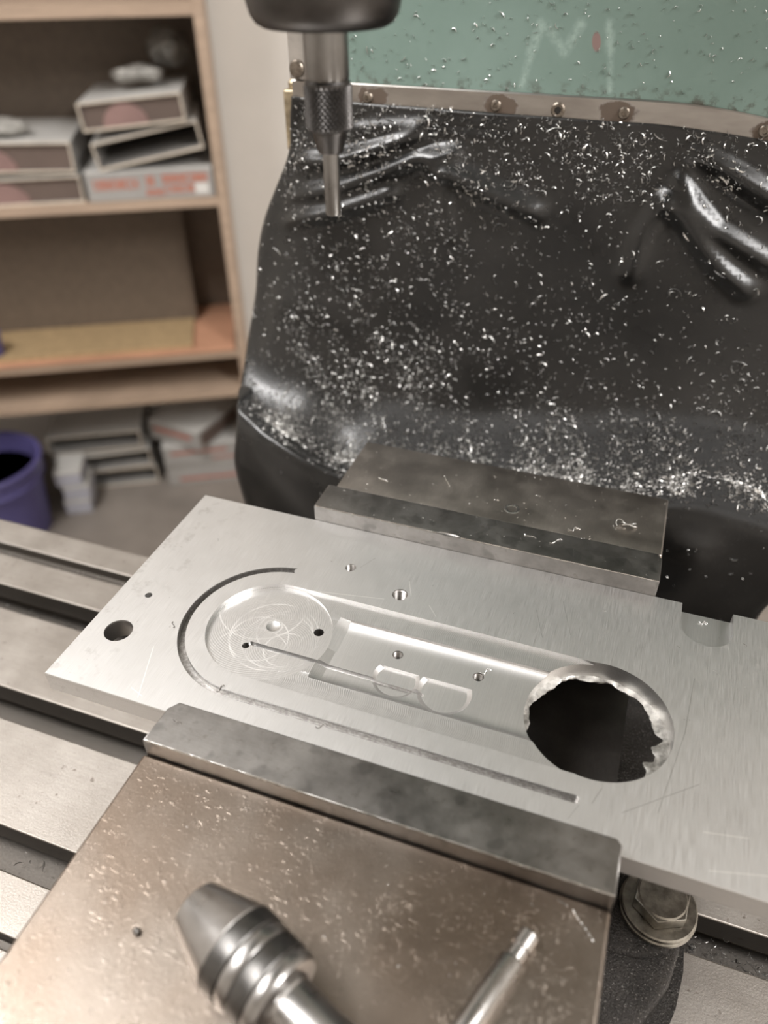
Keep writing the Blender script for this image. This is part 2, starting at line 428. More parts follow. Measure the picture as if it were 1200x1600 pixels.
def table_material():
    s = Mat('worn_table_steel')
    n = s.noise(0.02, 4, 0.6)
    c = s.mix(s.ramp(n, 0.35, 0.65), (0.33, 0.30, 0.27), (0.45, 0.418, 0.385))
    st = s.noise(1.0, 3, 0.65, (0.05, 0.6, 1.0))
    c = s.mix(s.ramp(st, 0.4, 0.7, 0.0, 0.35), c, (0.29, 0.265, 0.24))
    p = s.ma('MULTIPLY', s.ramp(s.noise(0.22, 2, 0.6), 0.66, 0.71), s.ramp(s.noise(0.02, 2, 0.5), 0.35, 0.6))
    c = s.mix(s.ma('MULTIPLY', p, 0.75), c, (0.16, 0.13, 0.11))
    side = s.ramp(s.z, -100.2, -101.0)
    c = s.mix(s.ma('MULTIPLY', side, 0.8), c, (0.09, 0.08, 0.07))       # darker everywhere below the top face
    fl = s.ramp(s.noise(0.8, 3, 0.75), 0.58, 0.70)
    c = s.mix(s.ma('MULTIPLY', fl, 0.4), c, (0.17, 0.145, 0.12))
    h = s.noise(1.1, 4, 0.75)
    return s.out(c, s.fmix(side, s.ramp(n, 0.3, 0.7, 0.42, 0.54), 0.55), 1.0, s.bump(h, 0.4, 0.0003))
M_table = table_material()

def green_material():
    s = Mat('sea_green_machine_paint')
    n = s.noise(0.02, 4, 0.6)
    c = s.mix(s.ramp(n, 0.35, 0.65), (0.165, 0.235, 0.205), (0.19, 0.265, 0.235))
    m_ = None
    for a, b, w in (((53.8, 158.0), (56.4, 170.5), 1.3), ((56.4, 170.5), (60.0, 182.0), 1.7), ((62.0, 181.5), (71.5, 171.8), 1.5), ((71.5, 171.8), (77.0, 182.5), 1.7),
                    ((89.0, 183.0), (91.0, 173.0), 1.5), ((91.0, 173.0), (93.5, 158.0), 1.1)):
        l = s.ramp(s.seg(s.x, s.z, a, b), w*1.9, w*0.3)
        m_ = l if m_ is None else s.ma('MAXIMUM', m_, l)
    m_ = s.ma('MULTIPLY', m_, s.ramp(s.noise(0.25, 3, 0.7), 0.3, 0.6))
    c = s.mix(s.ma('MULTIPLY', m_, 0.6), c, (0.36, 0.46, 0.42))
    # chipped spot showing red primer
    du = s.ma('DIVIDE', s.ma('SUBTRACT', s.x, 84.6), 2.0); dv = s.ma('DIVIDE', s.ma('SUBTRACT', s.z, 176.2), 3.8)
    du = s.ma('ADD', du, s.ma('MULTIPLY', dv, 0.28))
    e = s.ma('ADD', s.ma('MULTIPLY', du, du), s.ma('MULTIPLY', dv, dv))
    c = s.mix(s.ramp(e, 1.2, 0.6, 0, 0.85), c, (0.25, 0.15, 0.14))
    # rust creeping up from the strip
    ru = s.ma('MULTIPLY', s.ramp(s.z, 161.0, 154.5), s.ramp(s.noise(0.14, 4, 0.7), 0.5, 0.62))
    c = s.mix(s.ma('MULTIPLY', ru, 0.85), c, (0.06, 0.045, 0.035))
    dk = s.ramp(s.noise(0.22, 3, 0.7), 0.70, 0.74)
    c = s.mix(s.ma('MULTIPLY', dk, 0.3), c, (0.07, 0.06, 0.05))
    return s.out(c, 0.42, 0.0, s.bump(s.noise(0.6, 3, 0.6), 0.08, 0.0003), 0.4)
M_green = green_material()
SCREWS = [(-21.4, 149.3), (42.7, 149.2), (101.3, 149.4), (161.0, 145.9)]
def strip_material():
    s = Mat('rust_stained_steel_strip')
    n = s.noise(0.12, 3, 0.6, (0.3, 1, 1))
    c = s.mix(s.ramp(n, 0.3, 0.7), (0.34, 0.315, 0.295), (0.47, 0.445, 0.42))
    ru = None
    for i, (x, z) in enumerate(SCREWS):
        du = s.ma('DIVIDE', s.ma('SUBTRACT', s.x, x+(3 if i != 2 else -3)), 11.0); dv = s.ma('DIVIDE', s.ma('SUBTRACT', s.z, z), 6.5)
        l = s.ramp(s.ma('ADD', s.ma('MULTIPLY', du, du), s.ma('MULTIPLY', dv, dv)), 1.2, 0.0)
        ru = l if ru is None else s.ma('MAXIMUM', ru, l)
    ru = s.ramp(s.ma('ADD', s.ma('MULTIPLY', ru, 0.65), s.ma('MULTIPLY', s.noise(0.13, 4, 0.6), 0.75)), 0.66, 0.76)
    c = s.mix(s.ma('MULTIPLY', ru, 0.9), c, (0.085, 0.055, 0.035))
    return s.out(c, s.fmix(ru, 0.30, 0.75), s.fmix(ru, 1.0, 0.2), s.bump(s.noise(0.5, 3, 0.6), 0.1, 0.0003))
M_strip = strip_material()
M_screw = metal('tarnished_screw', (0.25, 0.215, 0.18), 0.4, 0.35, 0.5, bump=0.4)
M_brass = metal('tarnished_brass', (0.50, 0.42, 0.30), 0.5, 0.4, 0.15, bump=0.3)
M_grey = plain('grey_metal_bracket', (0.42, 0.39, 0.36), 0.45, 0.15, 0.1, 0.6)
def boot_material():
    s = Mat('black_rubber_sheet')
    n = s.noise(0.03, 4, 0.6)
    c = s.mix(s.ramp(n, 0.35, 0.7), (0.006, 0.0058, 0.0056), (0.013, 0.0122, 0.0115))
    fine = s.ramp(s.noise(0.9, 3, 0.7), 0.60, 0.72)
    c = s.mix(s.ma('MULTIPLY', fine, s.ramp(n, 0.4, 0.7, 0.05, 0.35)), c, (0.16, 0.155, 0.15))
    nz = s.nt.nodes.new('ShaderNodeSeparateXYZ'); s.link(s.g.outputs['Normal'], nz.inputs[0])
    dust = s.ma('MULTIPLY', s.ramp(nz.outputs[2], 0.35, 0.65), s.ramp(s.x, -25, 0))       # dry dust where the sheet lies flat
    dust = s.ma('MULTIPLY', dust, s.ramp(s.z, 40, 10))
    return s.out(c, s.fmix(dust, s.ramp(n, 0.3, 0.7, 0.26, 0.38), 0.85), 0.0, s.bump(s.noise(0.5, 3, 0.6), 0.08, 0.0004), 0.6)
M_boot = boot_material()
M_black = metal('black_oxide_steel', (0.10, 0.093, 0.088), 0.38, 0.15, 0.1)
M_knurl = metal('knurled_dark_steel', (0.085, 0.08, 0.077), 0.4, 0.15, 0.2)
M_shank = metal('turned_grey_steel', (0.27, 0.26, 0.25), 0.3, 0.12, 0.15)
M_pin = metal('turned_bright_steel', (0.45, 0.435, 0.42), 0.27, 0.1, 0.15)
M_chrome = metal('satin_chuck_steel', (0.42, 0.405, 0.395), 0.3, 0.1, 0.15)
M_chuckd = metal('dark_chuck_band', (0.13, 0.125, 0.12), 0.38, 0.12, 0.3, bump=0.2)
M_zinc = metal('oily_zinc_bolt', (0.40, 0.375, 0.33), 0.38, 0.35, 0.25, bump=0.5)
M_wall = plain('white_painted_wall', (0.82, 0.78, 0.73), 0.7, 0.05, 0.004, bump=0.05)
M_ceil = plain('white_ceiling', (0.80, 0.78, 0.74), 0.8, 0.03, 0.003)
M_floor = plain('brown_concrete_floor', (0.235, 0.205, 0.18), 0.6, 0.2, 0.006, bump=0.1)
def wood(name, c, gx=(0.15, 0.15, 1.0), rough=0.55):
    s = Mat(name)
    n = s.noise(0.06, 5, 0.6, gx); b = s.noise(0.004, 2, 0.5)
    cc = s.mix(s.ramp(n, 0.3, 0.7), mixcol(c, 0.82), mixcol(c, 1.12))
    cc = s.mix(s.ramp(b, 0.4, 0.7, 0, 0.3), cc, mixcol(c, 0.8))
    return s.out(cc, rough, 0.0, s.bump(n, 0.1, 0.0005))
M_wood = wood('pale_shelf_wood', (0.42, 0.31, 0.23))
M_back = wood('brown_hardboard', (0.15, 0.115, 0.087), (1, 1, 1), 0.6)
M_panel = wood('dark_hardboard', (0.125, 0.092, 0.066), (1, 1, 1), 0.55)
M_chip = wood('yellow_chipboard', (0.42, 0.30, 0.165), (1, 1, 1), 0.6)
M_orange = wood('reddish_plywood', (0.56, 0.30, 0.19))
M_grbox = plain('grey_box_print', (0.335, 0.32, 0.305), 0.5, 0.06, 0.01)
M_ltbox = plain('light_grey_box_card', (0.56, 0.545, 0.52), 0.5, 0.08, 0.01)
M_darkin = plain('brown_box_inside', (0.125, 0.09, 0.075), 0.8, 0.12, 0.01)
M_rim = plain('raw_cardboard_edge', (0.60, 0.52, 0.43), 0.8, 0.15, 0.05)
M_pink = plain('pinkish_abrasive_paper', (0.25, 0.155, 0.14), 0.8, 0.12, 0.02)
M_print = plain('orange_print', (0.50, 0.135, 0.07), 0.6, 0.08, 0.05)
M_redp = plain('faded_red_print', (0.40, 0.16, 0.12), 0.6, 0.1, 0.05)
M_white = plain('white_label', (0.65, 0.63, 0.60), 0.5, 0.04, 0.05)
M_plast = plain('grey_plastic_film', (0.36, 0.345, 0.32), 0.3, 0.3, 0.05, bump=0.3)
M_dkplast = plain('dark_grey_plastic_film', (0.19, 0.18, 0.165), 0.3, 0.3, 0.05, bump=0.3)
M_purple = plain('violet_blue_plastic', (0.10, 0.088, 0.24), 0.4, 0.1, 0.01)
M_silver = plain('pale_blue_grey_card', (0.46, 0.46, 0.52), 0.4, 0.1, 0.03)

# ------------------------------------------------------------------ the room
SH_O = Vector((-761.82, 1317.22, 0.0))
SH_A = math.radians(29.5)
SH_M = Matrix.Translation(SH_O) @ Matrix.Rotation(SH_A, 4, 'Z')     # (along the bookcase, into it, height)
FLOOR = -1010.0
def room(name, lo, hi, mat):
    o = box(name, lo, hi, mat, None, 0, 2, SH_M); o['kind'] = 'structure'; return o
room('floor', (-2600, -3600, FLOOR-60), (2900, 400, FLOOR), M_floor)
room('ceiling', (-2600, -3600, 1500), (2900, 400, 1560), M_ceil)
room('wall_back', (-2600, 300, FLOOR), (2900, 400, 1500), M_wall)
room('wall_left', (-2700, -3600, FLOOR), (-2600, 400, 1500), M_wall)
room('wall_right', (2900, -3600, FLOOR), (3000, 400, 1500), M_wall)
room('wall_front', (-2600, -3700, FLOOR), (2900, -3600, 1500), M_wall)

# ------------------------------------------------------------------ bookcase and what stands in it
def sh(s, k, z): return tuple(SH_M @ Vector((s, k, z)))
bc = thing('bookcase', sh(-420, 130, FLOOR))
tag(bc, 'tall pale wooden bookcase with open shelves against the white wall', 'bookcase')
def sbox(name, lo, hi, mat, parent=None, bev=0.0): return box(name, lo, hi, mat, parent, bev, 2, SH_M)
sbox('side_panel', (-2, 0, FLOOR), (18, 280, 700), M_wood, bc, 1)
sbox('side_panel', (-900, 0, FLOOR), (-880, 280, 700), M_wood, bc, 1)
for z0, z1 in ((70, 92), (-267, -248), (-613, -594), (-717, -697)):
    sbox('shelf', (-880, 1, z0), (-2, 268, z1), M_wood, bc, 1)
sbox('back_panel', (-880, 268, -700), (-2, 276, 700), M_back, bc)

def open_carton(name, s0, s1, k0, k1, z0, z1, label, rot=0.0, sag=0.0, contents=True, yaw=0.0, cat='box', group=None):
    """flat grey carton lying on its side with the open end to the front"""
    c = Vector(((s0+s1)/2, k0, z0))
    R_ = SH_M @ Matrix.Translation(c) @ Matrix.Rotation(yaw, 4, 'Z') @ Matrix.Rotation(rot, 4, 'Y') @ Matrix.Translation(-c)
    e = thing(name, tuple(R_ @ c)); tag(e, label, cat, group)
    t = 3.0
    def bb(nm, lo, hi, mt, par=e): return box(nm, lo, hi, mt, par, 0.8, 1, R_)
    bb('top_panel', (s0, k0, z1-t), (s1, k1, z1), M_ltbox); bb('bottom_panel', (s0, k0, z0), (s1, k1, z0+t), M_grbox)
    bb('side_wall', (s0, k0, z0+t), (s0+t, k1, z1-t), M_grbox); bb('side_wall', (s1-t, k0, z0+t), (s1, k1, z1-t), M_grbox)
    bb('back_wall', (s0+t, k1-t, z0+t), (s1-t, k1, z1-t), M_darkin)
    w = 4.0
    for lo, hi in (((s0, k0-1.5, z0-0.5), (s1, k0, z0+w)), ((s0, k0-1.5, z1-w*.9), (s1, k0, z1)), ((s0, k0-1.5, z0+w), (s0+w*.8, k0, z1-w*.9)), ((s1-w*.8, k0-1.5, z0+w), (s1, k0, z1-w*.9))):
        bb('card_edge', lo, hi, M_rim)
    if contents:
        bb('lining', (s0+t, k0+8, z0+t), (s1-t, k0+10, z1-t), M_darkin)
        p = [(math.cos(a)*(s1-s0)*.22, math.sin(a)*(z1-z0)*.78) for a in [math.pi*i/14 for i in range(15)]]
        bm = bmesh.new(); cx = s0+(s1-s0)*.42
        zc = z0+t+0.3; hi_ = z1-t-0.5
        q = [(cx+a_, min(zc+b_, hi_)) for a_, b_ in p]
        a1 = [bm.verts.new(R_ @ Vector((u, k0+3, v))) for u, v in q]; a2 = [bm.verts.new(R_ @ Vector((u, k0+8, v))) for u, v in q]
        bm.faces.new(a1); bm.faces.new(a2[::-1])
        for i in range(len(q)): bm.faces.new((a1[i], a2[i], a2[(i+1) % len(q)], a1[(i+1) % len(q)]))
        from_bm('abrasive_disc', bm, M_pink, e)
    return e, bb
G_C = 'abrasive cartons on the bookcase'
open_carton('carton', -560, -268, 12, 240, -247.5, -196, 'open brown-lined carton, lowest at the left end of the upper shelf', group=G_C)
open_carton('carton', -570, -273, 10, 235, -184.5, -129, 'open grey carton with a pinkish disc inside, atop the left stack on the upper shelf', rot=0.03, group=G_C)
def printed_carton(s0, s1, k0, k1, z0, z1, label):
    e = thing('carton', sh((s0+s1)/2, k0, z0)); tag(e, label, 'box', G_C)
    b = sbox('carton_body', (s0, k0, z0), (s1, k1, z1), M_grbox, e, 1.5)
    sbox('lid', (s0-0.5, k0-0.5, z1-0.5), (s1+0.5, k1, z1+2), M_ltbox, e, 0.8)
    L = random.Random(3)
    def word(x0, x1, za, zb):
        bm = bmesh.new(); x = x0
        while x < x1:
            wl = L.uniform(5.5, 8.5)
            kind = L.randint(0, 3); st = 2.2
            bm_box(bm, (x, k0-0.7, za), (x+st, k0-0.1, zb))
            if kind != 1: bm_box(bm, (x+wl-st, k0-0.7, za), (x+wl, k0-0.1, zb))
            for zz in ((za, zb-st) if kind in (0, 1) else ((za+zb)/2-st/2,)): bm_box(bm, (x, k0-0.75, zz), (x+wl, k0-0.15, zz+st))
            x += wl+2.0
        bmesh.ops.transform(bm, matrix=SH_M, verts=bm.verts); from_bm('printed_lettering', bm, M_print, b)
    w = s1-s0; h = z1-z0
    word(s0+w*.06, s0+w*.40, z0+h*.42, z0+h*.76); word(s0+w*.47, s0+w*.52, z0+h*.5, z0+h*.82); word(s0+w*.60, s0+w*.94, z0+h*.55, z0+h*.86)
    word(s0+w*.46, s0+w*.57, z0+h*.14, z0+h*.36); word(s0+w*.62, s0+w*.82, z0+h*.2, z0+h*.46)
    sbox('white_sticker', (s0+w*.85, k0-0.8, z0+h*.12), (s0+w*.955, k0-0.1, z0+h*.5), M_white, b)
    return e
printed_carton(-258, -6, 6, 236, -247.5, -193, 'grey carton with orange lettering at the right end of the upper shelf')
open_carton('carton', -226, -14, 8, 225, -172, -121, 'tilted open carton lying on the grey lettered carton', rot=-0.165, contents=False, group=G_C)
open_carton('carton', -240, -42, 4, 215, -110, -60, 'tilted light grey open carton with a pinkish disc, topmost of the right stack', rot=-0.075, yaw=-0.05, group=G_C)

def crumple(name, s, k, z, w, h, mat, label, dep=60):
    bm = bmesh.new(); bmesh.ops.create_icosphere(bm, subdivisions=4, radius=1.0)
    R2 = random.Random(int(abs(s)*7))
    ph = [R2.uniform(0, 6) for _ in range(9)]
    for v in bm.verts:
        p = v.co.copy()
        f = 1+.22*math.sin(5*p.x+ph[0])*math.sin(4*p.y+ph[1])+.16*abs(math.sin(9*p.z+6*p.x+ph[2]))+.12*math.sin(11*p.y+5*p.z+ph[3])
        v.co = Vector((s+p.x*w/2*f, k+p.y*dep/2*f, z+(p.z*f*.5+.5)*h))
        v.co.z = max(v.co.z, z)
    bmesh.ops.transform(bm, matrix=SH_M, verts=bm.verts)
    return tag(from_bm(name, bm, mat, None, None, True), label, 'wrapping')
crumple('plastic_wrap', -128, 95, -44, 85, 24, M_plast, 'crumpled pale plastic film on the topmost tilted carton', 70)
crumple('plastic_wrap', -66, 150, -28, 66, 60, M_dkplast, 'dark crumpled film behind the topmost tilted carton', 60)
crumple('plastic_wrap', -405, 75, -126, 90, 24, M_plast, 'crumpled pale film on the left carton stack of the upper shelf', 70)

ply = sbox('plywood_sheet', (-878, -4, -593.5), (-8, 262, -587), M_orange, None, 0.6)
tag(ply, 'thin reddish plywood sheet lying on the lower bookcase shelf', 'board')
chp = sbox('chipboard_sheet', (-860, 14, -586.8), (-104, 165, -577), M_chip, None, 0.6)
tag(chp, 'yellow speckled chipboard piece lying on the reddish plywood', 'board')
lean = box('hardboard_panel', (-860, 168, -586.5), (-96, 174, -300), M_panel, None, 0, 2, SH_M @ Matrix.Translation((0, 168, -586.5)) @ Matrix.Rotation(-0.12, 4, 'X') @ Matrix.Translation((0, -168, 586.5)))
tag(lean, 'dark brown hardboard panel standing upright behind the chipboard', 'board')
tub = lathe('blue_tub', [(18, 0), (22, 2), (25, 50), (26, 52), (24, 52), (21, 5), (0.5, 4)], sh(-549, 40, -576.8), (0, 0, 1), M_purple, None, 32)
tag(tub, 'small violet-blue tub at the left end of the chipboard', 'tub')

# cartons on the floor under the bookcase
open_carton('carton', -505, -262, 95, 285, FLOOR+1, FLOOR+52, 'open dark carton on the floor, lowest of the stack beside the violet bucket', contents=False)
open_carton('carton', -512, -268, 88, 278, FLOOR+56, FLOOR+108, 'open carton with a frayed rim, in the middle of the floor stack', rot=-0.02, contents=False, yaw=0.03)
open_carton('carton', -520, -283, 96, 280, FLOOR+116, FLOOR+166, 'worn open carton on top of the floor stack beside the violet bucket', rot=-0.02, contents=False, yaw=-0.03)
def plain_carton(lo, hi, label, yaw, stripe):
    c = Vector(((lo[0]+hi[0])/2, (lo[1]+hi[1])/2, lo[2]))
    R_ = SH_M @ Matrix.Translation(c) @ Matrix.Rotation(yaw, 4, 'Z') @ Matrix.Translation(-c)
    e = thing('carton', tuple(R_ @ c)); tag(e, label, 'box')
    b = box('carton_body', lo, hi, M_grbox, e, 1.5, 2, R_)
    box('lid', (lo[0]-.5, lo[1]-.5, hi[2]-.5), (hi[0]+.5, hi[1], hi[2]+2), M_ltbox, e, 0.8, 1, R_)
    h = hi[2]-lo[2]; w = hi[0]-lo[0]
    for a, bq, c0, c1 in stripe:
        box('printed_stripe', (lo[0]+w*a, lo[1]-0.6, lo[2]+h*c0), (lo[0]+w*bq, lo[1]-0.1, lo[2]+h*c1), M_redp, b, 0, 1, R_)
    box('end_flap', (hi[0]+.1, lo[1]+12, lo[2]+8), (hi[0]+1.2, hi[1]-12, hi[2]-8), M_darkin, e, 0, 1, R_)
    return e
plain_carton((-232, 70, FLOOR+0.5), (-30, 270, FLOOR+62), 'grey carton on the floor, bottom of the stack at the bookcase corner', 0.0, [(.15, .9, .2, .35)])
plain_carton((-235, 66, FLOOR+65), (-28, 268, FLOOR+122), 'grey carton with a red stripe, second in the stack at the bookcase corner', 0.02, [(.1, .8, .6, .75), (.6, .95, .2, .3)])
plain_carton((-225, 60, FLOOR+125), (-65, 240, FLOOR+178), 'grey carton turned askew with a pale lid, topmost at the bookcase corner', -0.62, [(.1, .85, .5, .75)])
for i, (ds, lab) in enumerate(((0, 'pale box on the floor, bottom of the small stack by the bucket'), (6, 'pale blue-grey box, middle of the small stack by the bucket'), (-4, 'pale blue-grey box, top of the small stack by the bucket'))):
    e = thing('small_box', sh(-455+ds, 30, FLOOR+0.5+i*44)); tag(e, lab, 'box', 'small boxes by the bucket')
    z0 = FLOOR+0.5+i*44
    sbox('box_body', (-488+ds, -14, z0), (-424+ds, 72, z0+36), M_silver, e, 2); sbox('lid', (-489+ds, -15, z0+33), (-423+ds, 73, z0+42), M_ltbox, e, 2)

BK = (-1283, 965, FLOOR)
bk = thing('bucket', BK); tag(bk, 'violet-blue plastic bucket on the floor left of the cartons', 'bucket')
lathe('bucket_body', [(100, 0), (104, 3), (124, 205), (122, 206), (101, 8), (0.5, 7)], BK, (0, 0, 1), M_purple, bk, 64)
lathe('rim', [(122.5, 160), (129, 161), (130, 167), (126.5, 169), (128, 200), (133, 202), (134, 208), (130, 211), (122.2, 210), (122.2, 160)], BK, (0, 0, 1), M_purple, bk, 64)

# ------------------------------------------------------------------ milling table
def tslot(yc):
    a, b = 8.2, 13.5
    return [(yc-a, -100), (yc-a, -113), (yc-b, -113), (yc-b, -122), (yc+b, -122), (yc+b, -113), (yc+a, -113), (yc+a, -100)]
prof = [(-68, -185), (-68, -101), (-67, -100), (-60, -100), (-60, -107), (-55.5, -107), (-55.5, -100)]
for yc in (-26.0, 37.6, 101.2): prof += tslot(yc)
prof += [(132, -100), (132, -107), (141, -107), (141, -100), (160, -100), (161, -101), (161, -185)]
tb = extrude_x('milling_table', prof, -520, 620, M_table, None)
tag(tb, 'long worn steel milling table with T-slots under the vise', 'milling table')
bev = tb.modifiers.new('edge', 'BEVEL'); bev.width = 0.0008; bev.segments = 2; bev.limit_method = 'ANGLE'

# ------------------------------------------------------------------ vise
vise = thing('machine_vise', (80, 20, -100))
tag(vise, 'brown oily steel machine vise clamping the aluminium plate', 'vise')
extrude_x('bed', [(-150, -100), (178, -100), (178, -36), (134, -36), (134, -50), (-20, -50), (-20, -36), (-150, -36)], 4, 156, M_bed, vise)
box('fixed_jaw', (7.8, 134.2, -36), (156.2, 176.4, 7.6), M_fixed, vise, 1.0)
box('movable_jaw', (1.6, -150, -36), (154.6, -17.5, 0.8), M_vise, vise, 1.2)
W = 116.9
# jaw plates: near one has a clipped corner at the left end, the far one a nick in its top edge
bm = bmesh.new()
bm_prism(bm, [(2.6, -17.4), (154.4, -17.4), (154.4, -1.6), (152.8, 0.0), (6.0, 0.0), (3.4, -3.6)], -36, 8.3, 0.5, 2)
jp = weighted(from_bm('jaw_plate', bm, M_jaw, vise, None, True, 60)); jp['label'] = 'dark ground near jaw plate'
bm = bmesh.new(); bm_box(bm, (4.3, W, -36), (156.3, 134.4, 8.3), 0.6, 2)
nick = bmesh.new(); bmesh.ops.create_icosphere(nick, subdivisions=3, radius=1.0)
for v in nick.verts: v.co = Vector((68.0+v.co.x*5.2, 117.0+v.co.y*1.5, 8.7+v.co.z*1.2))
nick2 = bmesh.new(); bmesh.ops.create_icosphere(nick2, subdivisions=2, radius=1.0)
for v in nick2.verts: v.co = Vector((157.0+v.co.x*2.4, 133.5+v.co.y*2.2, 8.3+v.co.z*6))
me = boolean_cut(bm, [nick, nick2])
jp = weighted(put_mesh('jaw_plate', me, M_jaw, vise, None, True, 40)); jp['label'] = 'dark ground far jaw plate'
lathe('dent_ring', [(2.0, -.3), (2.2, .05), (2.9, .16), (3.5, .05), (3.7, -.3)], (89.8, 145.2, 7.6), (0, 0, 1), M_edge, vise, 32)
# bright worn arrises of the jaw plates
def arris(par, x0, x1, y, z, rr):
    pts = []; n = 40
    for i in range(n+1):
        f = i/n; pts.append((x0+(x1-x0)*f, y+random.uniform(-.07, .07), z+random.uniform(-.06, .06)))
    return tube('worn_edge', pts, [rr*random.uniform(.6, 1.2) for _ in pts], M_edge, vise, 5)
arris(vise, 3.2, 62.0, -17.2, 8.05, 0.32); arris(vise, 62.0, 154.0, -17.2, 8.05, 0.26)
arris(vise, 5.0, 62.5, W+.2, 8.08, 0.28); arris(vise, 73.5, 155.8, W+.2, 8.08, 0.28)
# cast clamping lug on the right
bm = bmesh.new()
bm_prism(bm, [(150, -70), (172, -62), (180, -40), (185.5, -12), (190, 2), (192, 16), (191, 60), (190, 140), (184, 155), (150, 158)], -99.9, -89, 3.0, 4)
bm_prism(bm, [(150, -22), (176, -14), (186, 6), (189, 20), (188, 33), (183, 40), (174, 43), (150, 43)], -92, -79.0, 4.0, 5)
bm_prism(bm, [(150, 8), (174, 10), (184, 15), (187, 25), (185, 35), (176, 41), (150, 41)], -82, -76.6, 2.0, 4)
from_bm('clamp_lug', bm, M_cast, vise, None, True, 50)

# hold-down bolt and washers on the lug
wz = -76.5
for i, (lab, rr) in enumerate((('oily lower washer pressed on the cast lug of the vise', 14.2), ('oily upper washer under the hex bolt head', 13.8))):
    w_ = lathe('flat_washer', [(6.0, 0), (rr-.5, 0), (rr, .5), (rr, 1.8), (rr-.5, 2.3), (6.0, 2.3)], (179.0, 29.5, wz+i*2.35), (0, 0, 1), M_zinc, None, 64)
    tag(w_, lab, 'washer')
bt = thing('hex_bolt', (179.0, 29.5, wz+4.75)); tag(bt, 'oily hex bolt head holding down the vise lug', 'bolt')
hx = [(179.0+10.6*math.cos(math.radians(-96+60*i)), 29.5+10.6*math.sin(math.radians(-96+60*i))) for i in range(6)]
prism('bolt_head', hx, wz+4.75, wz+10.6, M_zinc, bt, 0.5, 2)
lathe('head_face', [(9.0, 0), (8.4, 0.7), (0.5, 0.9)], (179.0, 29.5, wz+10.5), (0, 0, 1), M_zinc, bt, 48)

# ------------------------------------------------------------------ the machined plate
bm = bmesh.new(); bm_box(bm, (-53.4, 0.0, -9.0), (262.0, W, 0.0), 0.22, 1)
cut = []
def stadium(c0, c1, rad, n=40):
    a = math.atan2(c1[1]-c0[1], c1[0]-c0[0])
    return circle(c1[0], c1[1], rad, n, a-math.pi/2, a+math.pi/2, False)+circle(c0[0], c0[1], rad, n, a+math.pi/2, a+3*math.pi/2, False)
cut.append(bm_of_prism(stadium(POCK_C, HOLE_C, POCK_R, 64), -1.6, 2))
cut.append(bm_of_prism(circle(*POCK_C, 24.6, 128), -2.4, 2))
# stepped channel between the round floor and the bore
def chan(zs, zl):
    up_ = [(64.5-5.5*(1-math.cos(t)), zs[0]-(zs[0]-zs[1])*math.sin(t)) for t in [math.pi/2*i/8 for i in range(9)]]
    lo_ = [(37.6-5.6*math.sin(t), zl[1]+(zl[0]-zl[1])*(1-math.cos(t))) for t in [math.pi/2*i/8 for i in range(9)]]
    return [(64.5, 2)]+up_+[(48.2, zs[1]), (48.2, zl[1])]+lo_+[(32.0, 2)]
secs = [(38.6, chan((-1.55, -1.62), (-1.55, -1.61))), (43.2, chan((-1.6, -4.2), (-1.6, -3.3))), (HOLE_C[0], chan((-1.6, -4.2), (-1.6, -3.3)))]
b2 = bmesh.new(); rows = [[b2.verts.new((x, y, z)) for y, z in p] for x, p in secs]
for i in range(len(rows)-1):
    for k in range(len(rows[0])):
        k2 = (k+1) % len(rows[0]); b2.faces.new((rows[i][k], rows[i+1][k], rows[i+1][k2], rows[i][k2]))
b2.faces.new(rows[0]); b2.faces.new(rows[-1][::-1]); cut.append(b2)
# two scalloped bites beside the centre step
for cx, rad in ((69.3, 9.0), (88.0, 10.3)):
    p = [q for q in circle(cx, 43.6, rad, 96)]; p = [(x, min(y, 48.0)) for x, y in p]
    q = []
    for pt in p:
        if not q or (abs(pt[0]-q[-1][0])+abs(pt[1]-q[-1][1])) > .01: q.append(pt)
    z0 = -4.6
    b2 = bmesh.new()
    top = [b2.verts.new((x, y, 2)) for x, y in q]; mid = [b2.verts.new((x, y, z0+1.4)) for x, y in q]
    low = [b2.verts.new((cx+(x-cx)*.82, 43.6+(y-43.6)*.8 if y < 47.9 else y, z0)) for x, y in q]
    n = len(q); b2.faces.new(top); b2.faces.new(low[::-1])
    for A_, B_ in ((top, mid), (mid, low)):
        for i in range(n): b2.faces.new((A_[i], B_[i], B_[(i+1) % n], A_[(i+1) % n]))
    cut.append(b2)
cut.append(bm_of_prism(stadium((10.8, 40.6), (80.2, 40.4), 0.95, 16), -5.6, 2))      # narrow slot
cut.append(bm_of_prism(circle(9.4, 38.9, 1.5, 24), -6.5, 2))
# J-shaped groove
gr, gw, ga = 34.1, 1.5, math.radians(96)
outer = circle(*POCK_C, gr+gw, 90, ga, math.pi*1.5, False); inner = circle(*POCK_C, gr-gw, 90, ga, math.pi*1.5, False)
e1 = (POCK_C[0]+gr*math.cos(ga), POCK_C[1]+gr*math.sin(ga)); gy = POCK_C[1]-gr
endb = circle(139.4, gy, gw, 14, -math.pi/2, math.pi/2, False)
enda = [(e1[0]+gw*math.cos(ga-math.pi+t), e1[1]+gw*math.sin(ga-math.pi+t)) for t in [math.pi*i/14 for i in range(1, 14)]]
enda = [(e1[0]+gw*math.cos(ga+math.pi-t*1.0), e1[1]+gw*math.sin(ga+math.pi-t*1.0)) for t in [math.pi*i/14 for i in range(1, 14)]]
cut.append(bm_of_prism(outer+endb+inner[::-1]+enda, -3.4, 2))
for (x, y, rr, z) in ((-40.1, 27.4, 5.6, -12), (-40.1, 48.3, 1.5, -12), (32.2, 91.7, 2.3, -12), (57.4, 83.1, 3.2, -12), (33.4, 54.6, 2.0, -12), (66.0, 55.6, 2.1, -12), (97.9, 55.4, 2.1, -12)):
    cut.append(bm_of_prism(circle(x, y, rr, 48), z, 2))
